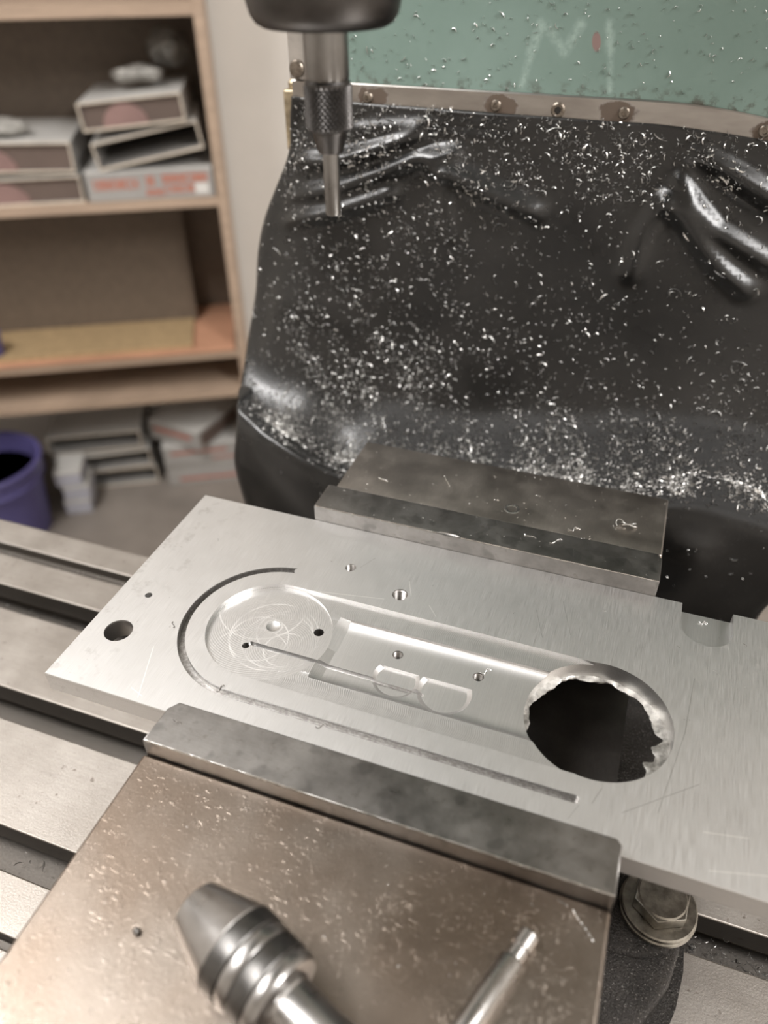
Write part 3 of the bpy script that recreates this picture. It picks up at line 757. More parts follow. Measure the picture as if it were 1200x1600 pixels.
b2 = bmesh.new(); bmesh.ops.create_uvsphere(b2, u_segments=40, v_segments=24, radius=7.0)
for v in b2.verts: v.co += Vector((15.0, 51.6, 4.0))
cut.append(b2)                                                                   # centre dimple
cut.append(bm_of_prism(circle(*HOLE_C, HOLE_R, 160), -12, 2))
cut.append(bm_of_prism([(166.8, 130)]+circle(176.5, 105.2, 9.7, 48, math.pi, 2*math.pi, False)+[(186.2, 130)], -5.0, 2))
me = boolean_cut(bm, cut)
plate = put_mesh('machined_plate', me, M_plate, None, (100, 58, -9), True, 11)
tag(plate, 'brushed aluminium plate with a milled pocket and a big ragged bore, clamped in the vise', 'metal plate')
# torn lip left round the bottom of the bore
NL = 220; V = []; F = []
def lipr(a):
    d = (math.degrees(a)) % 360
    w = np.interp(d, [0, 20, 60, 110, 150, 175, 190, 215, 235, 280, 300, 318, 325, 335, 345, 360], [4.0, 2.8, 1.8, 2.2, 2.6, 1.4, 2.4, 0.6, 0.25, 0.25, 0.3, 1.6, 5.0, 4.6, 3.2, 4.0])
    u = a/(2*math.pi)*34; q = int(u); f = u-q; f = f*f*(3-2*f)
    j = LJ[q % 34]*(1-f)+LJ[(q+1) % 34]*f+.12*math.sin(a*47+2*math.sin(a*9))
    return HOLE_R-max(0.12, w*(1+.6*j))
LJ = [random.Random(k+20).uniform(-1, 1) for k in range(34)]
for i in range(NL):
    a = 2*math.pi*i/NL; c_, s_ = math.cos(a), math.sin(a); ri = lipr(a); rm = (ri+HOLE_R)/2
    for rr, z in ((HOLE_R+.05, -7.9+.25*math.sin(a*19)), (rm, -8.1+.2*math.sin(a*17+2)), (ri, -8.4+.25*math.sin(a*13)), (ri+.02, -8.9), (HOLE_R+.05, -9.0)):
        V.append((HOLE_C[0]+rr*c_, HOLE_C[1]+rr*s_, z))
for i in range(NL):
    j = (i+1) % NL
    for k in range(5): F.append((i*5+k, j*5+k, j*5+(k+1) % 5, i*5+(k+1) % 5))
lip = pyd('torn_lip', V, F, M_burr, plate, None, True, 50); lip['label'] = 'ragged torn lip around the bore'
for (x, y, rr, z0, z1) in ((32.2, 91.7, 2.3, -7.9, -0.3), (57.4, 83.1, 3.2, -8.1, -0.3), (66.0, 55.6, 2.1, -8.2, -4.5), (97.9, 55.4, 2.1, -8.2, -4.5)):
    prof_ = []; z = z0; k = 0
    while z < z1:
        prof_.append((rr*(.80 if k % 2 else .99), z)); z += 0.42; k += 1
    V_, F_ = lathe_vf(prof_, (x, y, 0), (0, 0, 1), 28)
    pyd('thread', V_, F_[:-2], M_thread, plate, None, True, 30)

# ------------------------------------------------------------------ things lying on the vise
ch = thing('drill_chuck', (64, -66, 0.8)); tag(ch, 'small steel keyless drill chuck lying on the vise top', 'drill chuck')
A = Vector((48.4, -59.9, 12.9)); D = (Vector((79.39, -71.87, 12.9))-Vector((48.99, -60.16, 12.9))).normalized()
lathe('nose_cone', [(2.2, 2.5), (2.4, 0.2), (6.2, 0), (7.0, .5), (11.6, 15.0), (12.0, 16.2), (11.6, 16.6), (0.5, 16.6)], A, D, M_chrome, ch, 64)
def knurl(rr, h, i, k, a): return rr*(1+.004*(1 if k % 2 else -1)) if rr > 10 else rr
lathe('knurled_sleeve', [(10, 16.2), (11.7, 16.5), (11.9, 17.0), (11.9, 21.3), (11.6, 21.7), (10, 21.9)], A, D, M_chuckd, ch, 120, knurl)
lathe('ring', [(10, 21.8), (11.5, 22.0), (11.7, 22.5), (11.7, 25.0), (11.4, 25.5), (10, 25.6)], A, D, M_chrome, ch, 64)
lathe('knurled_sleeve', [(10, 25.5), (11.3, 25.7), (11.6, 26.2), (11.5, 30.6), (11.2, 31.0), (10, 31.2)], A, D, M_chuckd, ch, 120, knurl)
lathe('ring', [(10, 31.0), (11.2, 31.3), (11.4, 31.8), (11.2, 34.0), (10.6, 34.8), (7, 35.0)], A, D, M_chrome, ch, 64)
lathe('arbor', [(7.4, 34.6), (7.4, 36.0), (6.8, 36.6), (6.6, 48.0), (7.0, 49.0), (7.0, 58.0), (6.3, 72.0), (5.9, 73.0), (0.5, 73.0)], A, D, M_chrome, ch, 48)
pn = thing('edge_finder', (128, -48, 0.8)); tag(pn, 'slim stepped bright steel edge finder pin lying on the vise top', 'edge finder')
A = Vector((134.2, -33.0, 4.15)); D = (Vector((124.15, -58.89, 4.15))-Vector((133.83, -33.82, 4.15))).normalized()
lathe('tip', [(1.2, 0.3), (2.4, 0.0), (2.75, .4), (2.75, 4.6), (2.3, 5.0), (2.3, 5.5), (0.5, 5.5)], A, D, M_pin, pn, 40)
lathe('neck', [(2.3, 5.4), (2.55, 5.6), (2.55, 8.2), (2.2, 8.6), (0.5, 8.7)], A, D, M_pin, pn, 40)
lathe('shank', [(2.2, 8.5), (3.1, 8.8), (3.35, 9.3), (3.35, 62), (3.0, 62.5), (0.5, 62.5)], A, D, M_pin, pn, 40)

# ------------------------------------------------------------------ spindle tool hanging at the top
sp = thing('spindle_tool', (28.0, 100.0, 144.6)); tag(sp, 'dark spindle nose holding a knurled tool holder with a slim steel pin', 'spindle')
O = (28.0, 100.0, 0.0)
lathe('spindle_nose', [(6, 197.2), (17.6, 196.6), (19.4, 197.6), (20.8, 199.6), (22.2, 205), (22.8, 212), (22.8, 331), (6, 331.5)], O, (0, 0, 1), M_black, sp, 96)
lathe('quill_housing', [(6, 331), (40, 331.5), (44, 336), (44, 420), (6, 421)], O, (0, 0, 1), M_black, sp, 64)
box('head_casting', (-75, 15, 420.5), (130, 330, 980), M_green, sp, 14, 4)
def flute(rr, h, i, k, a): return rr*(1-.05*max(0, math.cos(a*4+.6))**6)
lathe('holder_shank', [(3, 183.0), (6.1, 183.1), (6.45, 184), (6.45, 199), (3, 199.2)], O, (0, 0, 1), M_shank, sp, 96, flute)
lathe('knurled_sleeve_core', [(3, 169.6), (6.2, 169.8), (6.75, 170.4), (6.75, 182.6), (6.3, 183.2), (3, 183.3)], O, (0, 0, 1), M_knurl, sp, 64)
kn = sp.children[-1]; kn.name = 'knurled_sleeve'
V = []; F = []; nr, na = 13, 30
for i in range(nr):
    for k in range(na):
        z = 170.8+i*(11.4/nr); a = 2*math.pi*(k+.5*(i % 2))/na; da = math.pi/na; dz = 11.4/nr
        q = len(V)
        for (aa, zz, rr) in ((a-da, z, 6.74), (a, z-dz, 6.74), (a+da, z, 6.74), (a, z+dz, 6.74), (a, z, 7.3)):
            V.append((O[0]+rr*math.cos(aa), O[1]+rr*math.sin(aa), zz))
        F += [(q, q+1, q+4), (q+1, q+2, q+4), (q+2, q+3, q+4), (q+3, q, q+4)]
kk = pyd('knurling', V, F, M_knurl, kn, None, False); kk['kind'] = 'stuff'
lathe('cone_collar', [(2, 163.4), (3.7, 163.5), (4.0, 164.0), (5.2, 168.8), (5.6, 169.4), (5.6, 170.2), (2, 170.3)], O, (0, 0, 1), M_black, sp, 64)
lathe('pin', [(1.8, 144.6), (2.3, 144.9), (2.5, 145.6), (2.5, 164), (1.5, 164.2)], O, (0, 0, 1), M_shank, sp, 48)

# ------------------------------------------------------------------ green machine column, strip and rubber sheet
cl = thing('machine_column', (120, 380, FLOOR)); tag(cl, 'sea-green painted machine column above the black rubber sheet', 'machine')
box('painted_panel', (-47, 263.5, 144), (330, 620, 232), M_green, cl, 3.0, 3)
box('column_base', (-30, 290, FLOOR+0.5), (200, 620, 143.5), M_green, cl, 2.0)
def droop(x): return 0.0 if x < 110 else -0.0016*(x-110)**2
V = []; F = []; xs = [-62+ (330+62)*i/80 for i in range(81)]
for x in xs:
    zt = 155.1+droop(x); zb = 143.6+droop(x)
    for y, z in ((261.8, zb), (261.8, zt-.6), (262.4, zt), (263.4, zt), (263.4, zb)): V.append((x, y, z))
for i in range(80):
    for k in range(5): F.append((i*5+k, (i+1)*5+k, (i+1)*5+(k+1) % 5, i*5+(k+1) % 5))
F += [tuple(range(5))[::-1], tuple(80*5+k for k in range(5))]
stp = pyd('clamping_strip', V, F, M_strip, cl, None, True, 30); stp['label'] = 'rust-stained steel strip'
for i, (x, z) in enumerate(SCREWS):
    sc = lathe('screw', [(2.6, 0), (2.6, .35), (2.1, 1.0), (1.1, 1.3), (0.9, 0.7), (0.2, 0.65)], (x, 261.9, z), (0, -1, 0), M_screw, stp, 24)
    # cross recess
lathe('eyelet', [(1.4, 0), (3.1, 0), (3.3, .5), (2.6, 1.0), (1.6, .9), (1.4, -.4)], (71.8, 261.9, 149.0), (0, -1, 0), M_screw, stp, 28)
lathe('eyelet_hole', [(1.45, 0), (1.45, .25), (0.2, .26)], (71.8, 261.9, 149.0), (0, -1, 0), M_boot, stp, 20)
bk2 = box('end_bracket', (-63.5, 262.6, 155.2), (-47.5, 300, 226), M_grey, cl, 0.6)
lathe('bracket_bolt', [(4.0, 0), (4.0, 1.8), (3.4, 2.6), (1.0, 3.0), (.3, 3.0)], (-58.6, 262.6, 160.0), (0, -1, 0), M_screw, bk2, 24)
bb_ = box('brass_block', (-75.0, 276, 118), (-62.0, 300, 148), M_brass, cl, 1.5)
lathe('brass_knob', [(2.5, 0), (3.5, .5), (3.8, 3), (2.5, 4.5), (.5, 5)], (-70.5, 283, 147.5), (0, 0, 1), M_brass, bb_, 20)

BOOT_GRID = [[[-48.7,331.0,149.5],[-58.7,299.0,147.5],[-62.7,275.0,147.5],[-62.7,261.0,147.5],[-56.5,261.0,147.3],[-47.4,261.0,147.2],[-32.4,261.0,146.9],[-11.9,261.0,146.6],[10.9,261.0,146.5],[33.1,261.0,146.3],[54.6,261.0,146.1],[75.4,261.0,146.0],[95.6,261.0,145.9],[115.2,261.0,145.9],[134.4,261.0,144.9],[153.4,261.0,143.3],[172.0,261.0,141.2],[185.8,261.0,139.3],[197.2,261.0,137.8],[197.2,275.0,137.8],[193.2,299.0,137.8],[183.2,331.0,139.8]],[[-52.3,333.6,135.8],[-62.3,301.6,133.8],[-66.3,277.6,133.8],[-66.3,263.6,133.8],[-59.4,262.4,133.8],[-49.4,261.2,133.7],[-33.7,260.4,133.3],[-12.5,260.4,133.1],[10.9,260.4,133.0],[33.6,260.4,133.0],[55.5,260.4,133.1],[76.8,260.4,133.3],[97.5,260.4,133.5],[117.4,260.4,133.8],[136.8,260.4,133.1],[156.0,260.4,131.5],[175.1,260.4,129.3],[189.3,260.4,127.4],[201.1,260.4,125.8],[201.1,274.4,125.8],[197.1,298.4,125.8],[187.1,330.4,127.8]],[[-55.8,336.2,121.4],[-65.8,304.2,119.4],[-69.8,280.2,119.4],[-69.8,266.2,119.4],[-62.3,263.9,119.6],[-51.9,261.4,119.7],[-36.0,259.8,119.2],[-14.8,259.8,119.1],[8.9,259.8,119.0],[32.1,259.8,119.1],[54.6,259.8,119.6],[76.4,259.8,120.1],[97.7,259.8,120.6],[118.3,259.8,121.2],[138.4,259.8,121.0],[158.4,259.8,119.3],[178.1,259.8,117.0],[192.9,259.8,115.0],[205.2,259.8,113.4],[205.2,273.8,113.4],[201.2,297.8,113.4],[191.2,329.8,115.4]],[[-67.1,339.7,101.5],[-77.1,307.7,99.5],[-81.1,283.7,99.5],[-81.1,269.7,99.5],[-72.5,265.8,100.3],[-60.8,261.7,100.6],[-43.6,259.0,99.9],[-21.1,259.0,99.3],[4.1,259.0,99.3],[28.6,259.0,99.5],[52.5,259.0,100.5],[75.7,259.0,101.5],[98.1,259.0,102.5],[119.8,259.0,103.5],[140.8,259.0,103.9],[161.8,259.0,102.4],[182.7,259.0,99.8],[198.1,259.0,97.8],[210.8,259.0,96.1],[210.8,273.0,96.1],[206.8,297.0,96.1],[196.8,329.0,98.1]],[[-77.9,343.1,81.2],[-87.9,311.1,79.2],[-91.9,287.1,79.2],[-91.9,273.1,79.2],[-82.3,267.8,79.8],[-69.1,261.9,80.7],[-50.4,258.2,79.8],[-26.1,258.2,78.3],[1.0,258.2,78.3],[27.1,258.2,78.6],[52.4,258.2,80.2],[76.7,258.2,81.7],[100.1,258.2,83.3],[122.6,258.2,84.9],[144.5,258.2,85.9],[166.2,258.2,84.4],[187.8,258.2,81.7],[203.7,258.2,79.6],[216.8,258.2,77.9],[216.8,272.2,77.9],[212.8,296.2,77.9],[202.8,328.2,79.9]],[[-83.9,343.4,60.7],[-93.9,311.4,58.7],[-97.9,287.4,58.7],[-97.9,273.4,58.7],[-87.3,267.6,58.9],[-72.8,261.4,59.4],[-52.7,257.4,58.0],[-27.6,257.4,56.0],[0.4,257.4,56.1],[27.3,257.4,56.4],[53.4,257.4,58.6],[78.5,257.4,60.9],[102.6,257.4,63.0],[125.9,257.4,65.2],[148.3,257.4,66.9],[170.7,257.4,65.6],[193.0,257.4,62.6],[209.4,257.4,60.5],[223.0,257.4,58.7],[223.0,271.4,58.7],[219.0,295.4,58.7],[209.0,327.4,60.7]],[[-86.8,341.4,39.8],[-96.8,309.4,37.8],[-100.8,285.4,37.8],[-100.8,271.4,37.8],[-90.4,265.6,37.8],[-76.1,259.4,37.7],[-56.0,255.4,35.9],[-30.6,255.4,32.8],[-1.7,255.4,33.0],[26.4,255.4,33.1],[53.6,255.4,36.2],[79.7,255.4,39.1],[104.8,255.4,42.0],[128.8,255.4,44.9],[152.0,255.4,47.3],[175.1,255.4,46.3],[198.2,255.4,43.0],[215.3,255.4,40.8],[229.4,255.4,39.0],[229.4,269.4,39.0],[225.4,293.4,39.0],[215.4,325.4,41.0]],[[-90.7,337.2,20.0],[-100.7,305.2,18.0],[-104.7,281.2,18.0],[-104.7,267.2,18.0],[-94.2,261.5,17.6],[-79.9,255.2,16.4],[-59.3,251.2,13.9],[-33.2,251.2,9.2],[-3.1,251.2,9.5],[26.0,251.2,9.8],[54.2,251.2,13.3],[81.3,251.2,17.1],[107.2,251.2,20.8],[131.9,251.2,24.4],[155.7,251.2,27.7],[179.5,251.2,27.0],[203.4,251.2,23.5],[221.0,251.2,21.2],[235.5,251.2,19.4],[235.5,265.2,19.4],[231.5,289.2,19.4],[221.5,321.2,21.4]],[[-92.5,332.0,6.3],[-102.5,300.0,4.3],[-106.5,276.0,4.3],[-106.5,262.0,4.3],[-95.9,256.2,3.5],[-81.6,250.0,1.2],[-60.7,246.0,-1.9],[-34.3,246.0,-8.0],[-3.5,246.0,-7.7],[26.5,246.0,-7.3],[55.4,246.0,-3.3],[83.0,246.0,1.1],[109.3,246.0,5.4],[134.5,246.0,9.6],[158.6,246.0,13.5],[182.7,246.0,13.2],[207.1,246.0,9.4],[224.9,246.0,7.2],[239.6,246.0,5.3],[239.6,260.0,5.3],[235.6,284.0,5.3],[225.6,316.0,7.3]],[[-91.7,324.1,-3.0],[-101.7,292.1,-5.0],[-105.7,268.1,-5.0],[-105.7,254.1,-5.0],[-95.2,248.4,-6.3],[-81.0,242.1,-9.0],[-60.2,238.1,-13.1],[-33.3,238.1,-20.6],[-2.1,238.1,-20.1],[28.1,238.1,-19.7],[57.3,238.1,-15.4],[85.0,238.1,-10.4],[111.5,238.1,-5.6],[136.7,238.1,-0.9],[160.9,238.1,3.5],[185.0,238.1,3.5],[209.6,238.1,-0.4],[227.5,238.1,-2.7],[242.1,238.1,-4.5],[242.1,252.1,-4.5],[238.1,276.1,-4.5],[228.1,308.1,-2.5]],[[-89.8,315.8,-8.9],[-99.8,283.8,-10.9],[-103.8,259.8,-10.9],[-103.8,245.8,-10.9],[-93.4,240.0,-12.6],[-79.2,233.8,-15.8],[-58.2,229.8,-20.9],[-31.4,229.8,-29.3],[-0.2,229.8,-28.7],[30.4,229.8,-28.2],[59.6,229.8,-23.7],[87.3,229.8,-18.2],[113.7,229.8,-13.0],[138.8,229.8,-7.9],[162.7,229.8,-3.1],[186.8,229.8,-3.0],[211.3,229.8,-7.0],[229.0,229.8,-9.3],[243.4,229.8,-11.1],[243.4,243.8,-11.1],[239.4,267.8,-11.1],[229.4,299.8,-9.1]],[[-87.3,308.0,-12.2],[-97.3,276.0,-14.2],[-101.3,252.0,-14.2],[-101.3,238.0,-14.2],[-91.0,232.2,-16.2],[-76.7,226.0,-19.8],[-55.9,222.0,-25.5],[-29.2,222.0,-34.6],[2.7,222.0,-34.0],[33.3,222.0,-33.5],[62.2,222.0,-28.6],[89.6,222.0,-22.9],[115.7,222.0,-17.4],[140.5,222.0,-12.1],[164.1,222.0,-7.0],[187.9,222.0,-6.8],[212.4,222.0,-10.9],[229.8,222.0,-13.1],[243.9,222.0,-14.9],[243.9,236.0,-14.9],[239.9,260.0,-14.9],[229.9,292.0,-12.9]],[[-83.4,298.7,-13.0],[-93.4,266.7,-15.0],[-97.4,242.7,-15.0],[-97.4,228.7,-15.0],[-87.1,223.0,-17.4],[-72.9,216.7,-21.0],[-52.4,212.7,-27.1],[-25.0,212.7,-36.8],[6.4,212.7,-36.2],[36.6,212.7,-35.6],[65.3,212.7,-30.4],[92.2,212.7,-24.6],[117.8,212.7,-18.9],[142.1,212.7,-13.4],[165.2,212.7,-8.2],[188.7,212.7,-8.1],[212.6,212.7,-12.1],[229.6,212.7,-14.2],[243.4,212.7,-16.0],[243.4,226.7,-16.0],[239.4,250.7,-16.0],[229.4,282.7,-14.0]],[[-79.9,291.0,-13.4],[-89.9,259.0,-15.4],[-93.9,235.0,-15.4],[-93.9,221.0,-15.4],[-83.7,215.2,-17.8],[-69.7,209.0,-21.6],[-49.3,205.0,-28.2],[-21.6,205.0,-38.2],[9.7,205.0,-37.6],[40.6,205.0,-36.9],[68.5,205.0,-31.4],[94.9,205.0,-25.4],[119.9,205.0,-19.6],[143.6,205.0,-14.1],[166.2,205.0,-8.8],[189.2,205.0,-8.7],[212.6,205.0,-12.7],[229.3,205.0,-14.8],[242.8,205.0,-16.5],[242.8,219.0,-16.5],[238.8,243.0,-16.5],[228.8,275.0,-14.5]],[[-78.6,287.0,-15.9],[-88.6,255.0,-17.9],[-92.6,231.0,-17.9],[-92.6,217.0,-17.9],[-82.4,211.2,-20.3],[-68.5,205.0,-24.2],[-47.4,201.0,-31.2],[-19.5,201.0,-41.2],[12.6,201.0,-40.4],[43.2,201.0,-39.7],[70.7,201.0,-33.8],[96.8,201.0,-27.7],[121.4,201.0,-21.9],[144.9,201.0,-16.2],[167.2,201.0,-10.9],[190.0,201.0,-10.9],[213.2,201.0,-14.8],[229.6,201.0,-16.8],[240.5,201.0,-18.1],[240.5,215.0,-18.1],[236.5,239.0,-18.1],[226.5,271.0,-16.1]],[[-78.9,284.3,-21.9],[-88.9,252.3,-23.9],[-92.9,228.3,-23.9],[-92.9,214.3,-23.9],[-82.6,208.6,-26.2],[-68.4,202.3,-30.3],[-46.3,198.3,-37.8],[-16.3,198.3,-47.6],[15.7,198.3,-46.7],[45.8,198.3,-45.8],[73.1,198.3,-39.4],[99.0,198.3,-33.1],[123.5,198.3,-27.2],[146.8,198.3,-21.4],[168.9,198.3,-15.8],[191.7,198.3,-15.9],[214.6,198.3,-19.7],[227.1,198.3,-21.2],[236.5,198.3,-22.3],[236.5,212.3,-22.3],[232.5,236.3,-22.3],[222.5,268.3,-20.3]],[[-80.7,282.8,-32.7],[-90.7,250.7,-34.7],[-94.7,226.7,-34.7],[-94.7,212.7,-34.7],[-84.1,207.0,-37.3],[-68.3,200.7,-42.6],[-44.0,196.7,-50.7],[-12.6,196.7,-59.4],[19.1,196.7,-58.2],[49.1,196.7,-56.7],[76.3,196.7,-49.8],[102.1,196.8,-43.3],[126.5,196.7,-37.0],[149.7,196.7,-30.9],[171.8,196.7,-25.2],[194.3,196.8,-25.3],[210.4,196.7,-28.2],[222.0,196.7,-29.5],[231.3,196.7,-30.6],[231.3,210.7,-30.6],[227.3,234.7,-30.6],[217.3,266.8,-28.6]],[[-83.0,281.5,-54.6],[-93.0,249.5,-56.6],[-97.0,225.5,-56.6],[-97.0,211.5,-56.6],[-84.6,205.7,-60.6],[-64.0,199.5,-69.4],[-38.0,195.5,-75.3],[-8.6,195.5,-81.0],[20.7,195.5,-79.5],[47.6,195.5,-78.1],[74.1,195.5,-71.1],[99.1,195.5,-64.2],[122.9,195.5,-57.6],[145.5,195.5,-51.2],[167.1,195.5,-45.1],[187.1,195.5,-40.3],[202.7,195.5,-43.2],[213.6,195.5,-45.2],[222.6,195.5,-46.1],[222.6,209.5,-46.1],[218.6,233.5,-46.1],[208.6,265.5,-44.1]],[[-76.3,281.0,-99.8],[-86.3,249.0,-101.8],[-90.3,225.0,-101.8],[-90.3,211.0,-101.8],[-76.9,205.2,-104.6],[-60.2,199.0,-106.5],[-38.2,195.0,-110.2],[-13.1,195.0,-115.3],[14.1,195.0,-113.3],[39.3,195.0,-111.4],[63.8,195.0,-106.5],[87.8,195.0,-99.1],[110.7,195.0,-92.1],[132.5,195.0,-85.3],[153.3,195.0,-78.7],[173.1,195.0,-72.4],[192.1,195.0,-66.7],[204.7,195.0,-68.8],[214.9,195.0,-70.6],[214.9,209.0,-70.6],[210.9,233.0,-70.6],[200.9,265.0,-68.6]],[[-75.6,281.0,-142.9],[-85.6,249.0,-144.9],[-89.6,225.0,-144.9],[-89.6,211.0,-144.9],[-78.1,205.2,-145.6],[-63.0,199.0,-144.9],[-42.7,195.0,-147.4],[-18.3,195.0,-153.6],[9.6,195.0,-150.9],[36.4,195.0,-148.2],[62.0,195.0,-143.3],[86.3,195.0,-135.0],[109.5,195.0,-127.0],[131.6,195.0,-119.3],[152.7,195.0,-111.9],[172.9,195.0,-104.8],[192.2,195.0,-98.0],[206.7,195.0,-97.0],[219.0,195.0,-99.0],[219.0,209.0,-99.0],[215.0,233.0,-99.0],[205.0,265.0,-97.0]]]
BOOT_FOLDS = [[[[-29.1,260.5,135.0],[7.5,260.7,140.4],[26.4,260.8,141.9],[48.3,260.8,141.3]],4.2,3.6],[[[-68.4,259.6,116.8],[-45.5,259.8,118.8],[-31.7,259.9,121.7],[-12.5,260.2,128.2],[5.8,260.5,135.2]],7.2,4.0],[[[-71.8,258.8,97.0],[-51.7,259.1,102.8],[-36.0,259.3,107.0],[-12.4,259.7,116.1],[6.8,260.0,124.5],[24.8,260.2,127.6]],6.4,4.0],[[[-87.5,258.0,80.1],[-64.8,258.4,87.2],[-45.0,258.7,92.8],[-26.7,259.0,99.5],[-8.1,259.3,106.6]],7.4,4.2],[[[14.7,259.8,120.1],[27.1,259.8,118.1],[48.6,259.4,110.3],[66.5,259.2,104.7]],8.5,4.6],[[[19.9,259.7,116.6],[21.3,259.1,102.9],[24.0,258.5,87.2]],3.1,3.2],[[[126.6,259.5,115.0],[133.8,259.3,110.6],[148.0,258.7,96.3],[158.9,258.3,86.7],[170.9,258.0,78.9]],7.0,4.6],[[[131.2,259.9,123.8],[139.6,259.5,113.9],[150.1,259.1,105.0],[178.7,258.6,91.4]],6.2,4.4],[[[135.6,260.6,136.7],[147.7,260.4,131.5],[172.3,259.9,119.1]],6.4,4.8],[[[125.5,259.4,113.2],[119.7,258.8,98.9],[117.3,258.0,80.1]],4.5,5.2],[[[-92.2,254.3,38.2],[-63.4,255.5,38.4],[-35.2,255.5,33.8]],2.2,8.4],[[[173.5,215.5,-6.0],[189.1,212.6,-8.2],[207.7,208.0,-12.0]],4.2,8.4],[[[170.9,196.3,-31.4],[174.5,196.3,-31.2]],4.2,9.5],[[[-79.4,202.3,-8.6],[-60.7,203.0,-23.5],[-42.3,201.8,-32.2],[-20.7,202.8,-38.8]],2.6,3.6]]

G = np.array(BOOT_GRID)                     # control net of the rubber sheet, mm
def catmull(A, axis, sub):
    A = np.moveaxis(A, axis, 0); n = len(A)
    P = np.concatenate([2*A[:1]-A[1:2], A, 2*A[-1:]-A[-2:-1]])
    out = []
    for i in range(n-1):
        p0, p1, p2, p3 = P[i], P[i+1], P[i+2], P[i+3]
        for j in range(sub):
            t = j/sub
            out.append(.5*((2*p1)+(-p0+p2)*t+(2*p0-5*p1+4*p2-p3)*t*t+(-p0+3*p1-3*p2+p3)*t**3))
    out.append(A[-1]); return np.moveaxis(np.array(out), 0, axis)
SUB = 9
S_ = catmull(catmull(G, 0, SUB), 1, SUB)
# light smoothing so that the net does not show
for _ in range(6):
    S2 = S_.copy()
    S2[1:-1, 1:-1] = .5*S_[1:-1, 1:-1]+.125*(S_[:-2, 1:-1]+S_[2:, 1:-1]+S_[1:-1, :-2]+S_[1:-1, 2:]); S_ = S2
def grid_normals(S):
    du = np.gradient(S, axis=1); dv = np.gradient(S, axis=0); n = np.cross(dv, du)
    n /= np.linalg.norm(n, axis=2, keepdims=True)+1e-9
    return n
Nb = grid_normals(S_)
if Nb[S_.shape[0]//3, S_.shape[1]//2, 1] > 0: Nb = -Nb
disp = np.zeros(S_.shape[:2])
for pts, amp, sig in BOOT_FOLDS:
    best = np.full(S_.shape[:2], 1e9); par = np.zeros(S_.shape[:2]); n = len(pts)-1
    for i in range(n):
        a, b = np.array(pts[i]), np.array(pts[i+1]); d_ = b-a
        t = np.clip(((S_-a)@d_)/(d_@d_), 0, 1); dist = np.linalg.norm(S_-a-t[..., None]*d_, axis=2)
        mm = dist < best; best[mm] = dist[mm]; par[mm] = ((i+t)/n)[mm]
    env = .7+.3*np.sin(np.pi*np.clip(par, 0, 1))**.6 if n > 1 else 1.0
    disp += amp*env*np.exp(-(best/sig)**2)
ii, jj = np.meshgrid(np.arange(S_.shape[0]), np.arange(S_.shape[1]), indexing='ij')
disp += .5*np.sin(jj*.13+1.3*np.sin(ii*.06))*np.sin(ii*.09+.7)+.35*np.sin(jj*.31+ii*.11)
disp *= np.clip(ii/10.0, 0, 1)
S_ = S_+Nb*disp[..., None]
Nb = grid_normals(S_)
if Nb[S_.shape[0]//3, S_.shape[1]//2, 1] > 0: Nb = -Nb
nv, nu = S_.shape[:2]
F = [(i*nu+j, i*nu+j+1, (i+1)*nu+j+1, (i+1)*nu+j) for i in range(nv-1) for j in range(nu-1)]
if np.dot(np.cross(S_[40, 61]-S_[40, 60], S_[41, 61]-S_[40, 60]), Nb[40, 60]) < 0: F = [f[::-1] for f in F]
boot = pyd('rubber_way_cover', S_.reshape(-1, 3), F, M_boot, None, None, True)
tag(boot, 'black rubber way cover sheet draped behind the vise, strewn with chips', 'rubber cover')
sm = boot.modifiers.new('thick', 'SOLIDIFY'); sm.thickness = 0.002; sm.offset = -1

# ------------------------------------------------------------------ swarf
# on the rubber sheet: thick where the sheet lies flatter, thin on its hanging part
tt = ii/(nv-1.0)*(len(BOOT_GRID)-1)
area_ = np.linalg.norm(np.cross(np.gradient(S_, axis=1), np.gradient(S_, axis=0)), axis=2)
rowd = np.interp(tt, [0, .6, 1.2, 2.5, 4, 5.5, 7, 8, 9, 10, 11, 12, 12.8, 13.4, 14, 15, 19], [.7, 1.3, 1.2, .6, .42, .5, .85, 1.2, 1.9, 3.0, 5.0, 6.0, 5.0, 1.6, .25, .06, 0])
xm = S_[..., 0]
rowd = rowd*np.clip((xm+85)/22.0, .2, 1)*np.where((xm < 20) & (tt > 6), 1.25, 1)*np.where((xm > 35) & (tt > 2.5) & (tt < 8.0), .5, 1)*np.where(xm > 120, .7, 1)*np.where((xm < 5) & (tt > 12.0), .12, 1)
clump = np.clip(.75+.5*np.sin(xm*.07+1.0)*np.sin(S_[..., 2]*.09+xm*.03)+.35*np.sin(xm*.21+S_[..., 2]*.17), .25, 1.6)
wgt = (rowd*clump*area_*(np.abs(jj-nu/2) < nu/2-3.2*SUB)).ravel(); wgt /= wgt.sum()
def scatter_boot(n):
    idx = rng.choice(len(wgt), n, p=wgt); P = S_.reshape(-1, 3)[idx]; Nn = Nb.reshape(-1, 3)[idx]
    P = P+dU_.reshape(-1, 3)[idx]*rng.uniform(-.5, .5, (n, 1))+dV_.reshape(-1, 3)[idx]*rng.uniform(-.5, .5, (n, 1))
    return P, Nn
dU_ = np.gradient(S_, axis=1); dV_ = np.gradient(S_, axis=0)
P_, N_ = scatter_boot(20000)
chips('fine_swarf', P_, N_, np.clip(rng.lognormal(0.33, .46, 20000), .6, 4.2), M_swarf, 'fine curled aluminium chips strewn over the black rubber cover')
P_, N_ = scatter_boot(170)
chips('long_swarf', P_, N_, rng.uniform(4.0, 8.0, 170), M_swarf, 'longer curled aluminium slivers among the chips on the rubber cover', (.5, 1.0), .3, 8)
n = 280
P_ = np.stack([rng.uniform(-30, 165, n), np.full(n, 263.4), rng.uniform(156, 200, n)], 1)
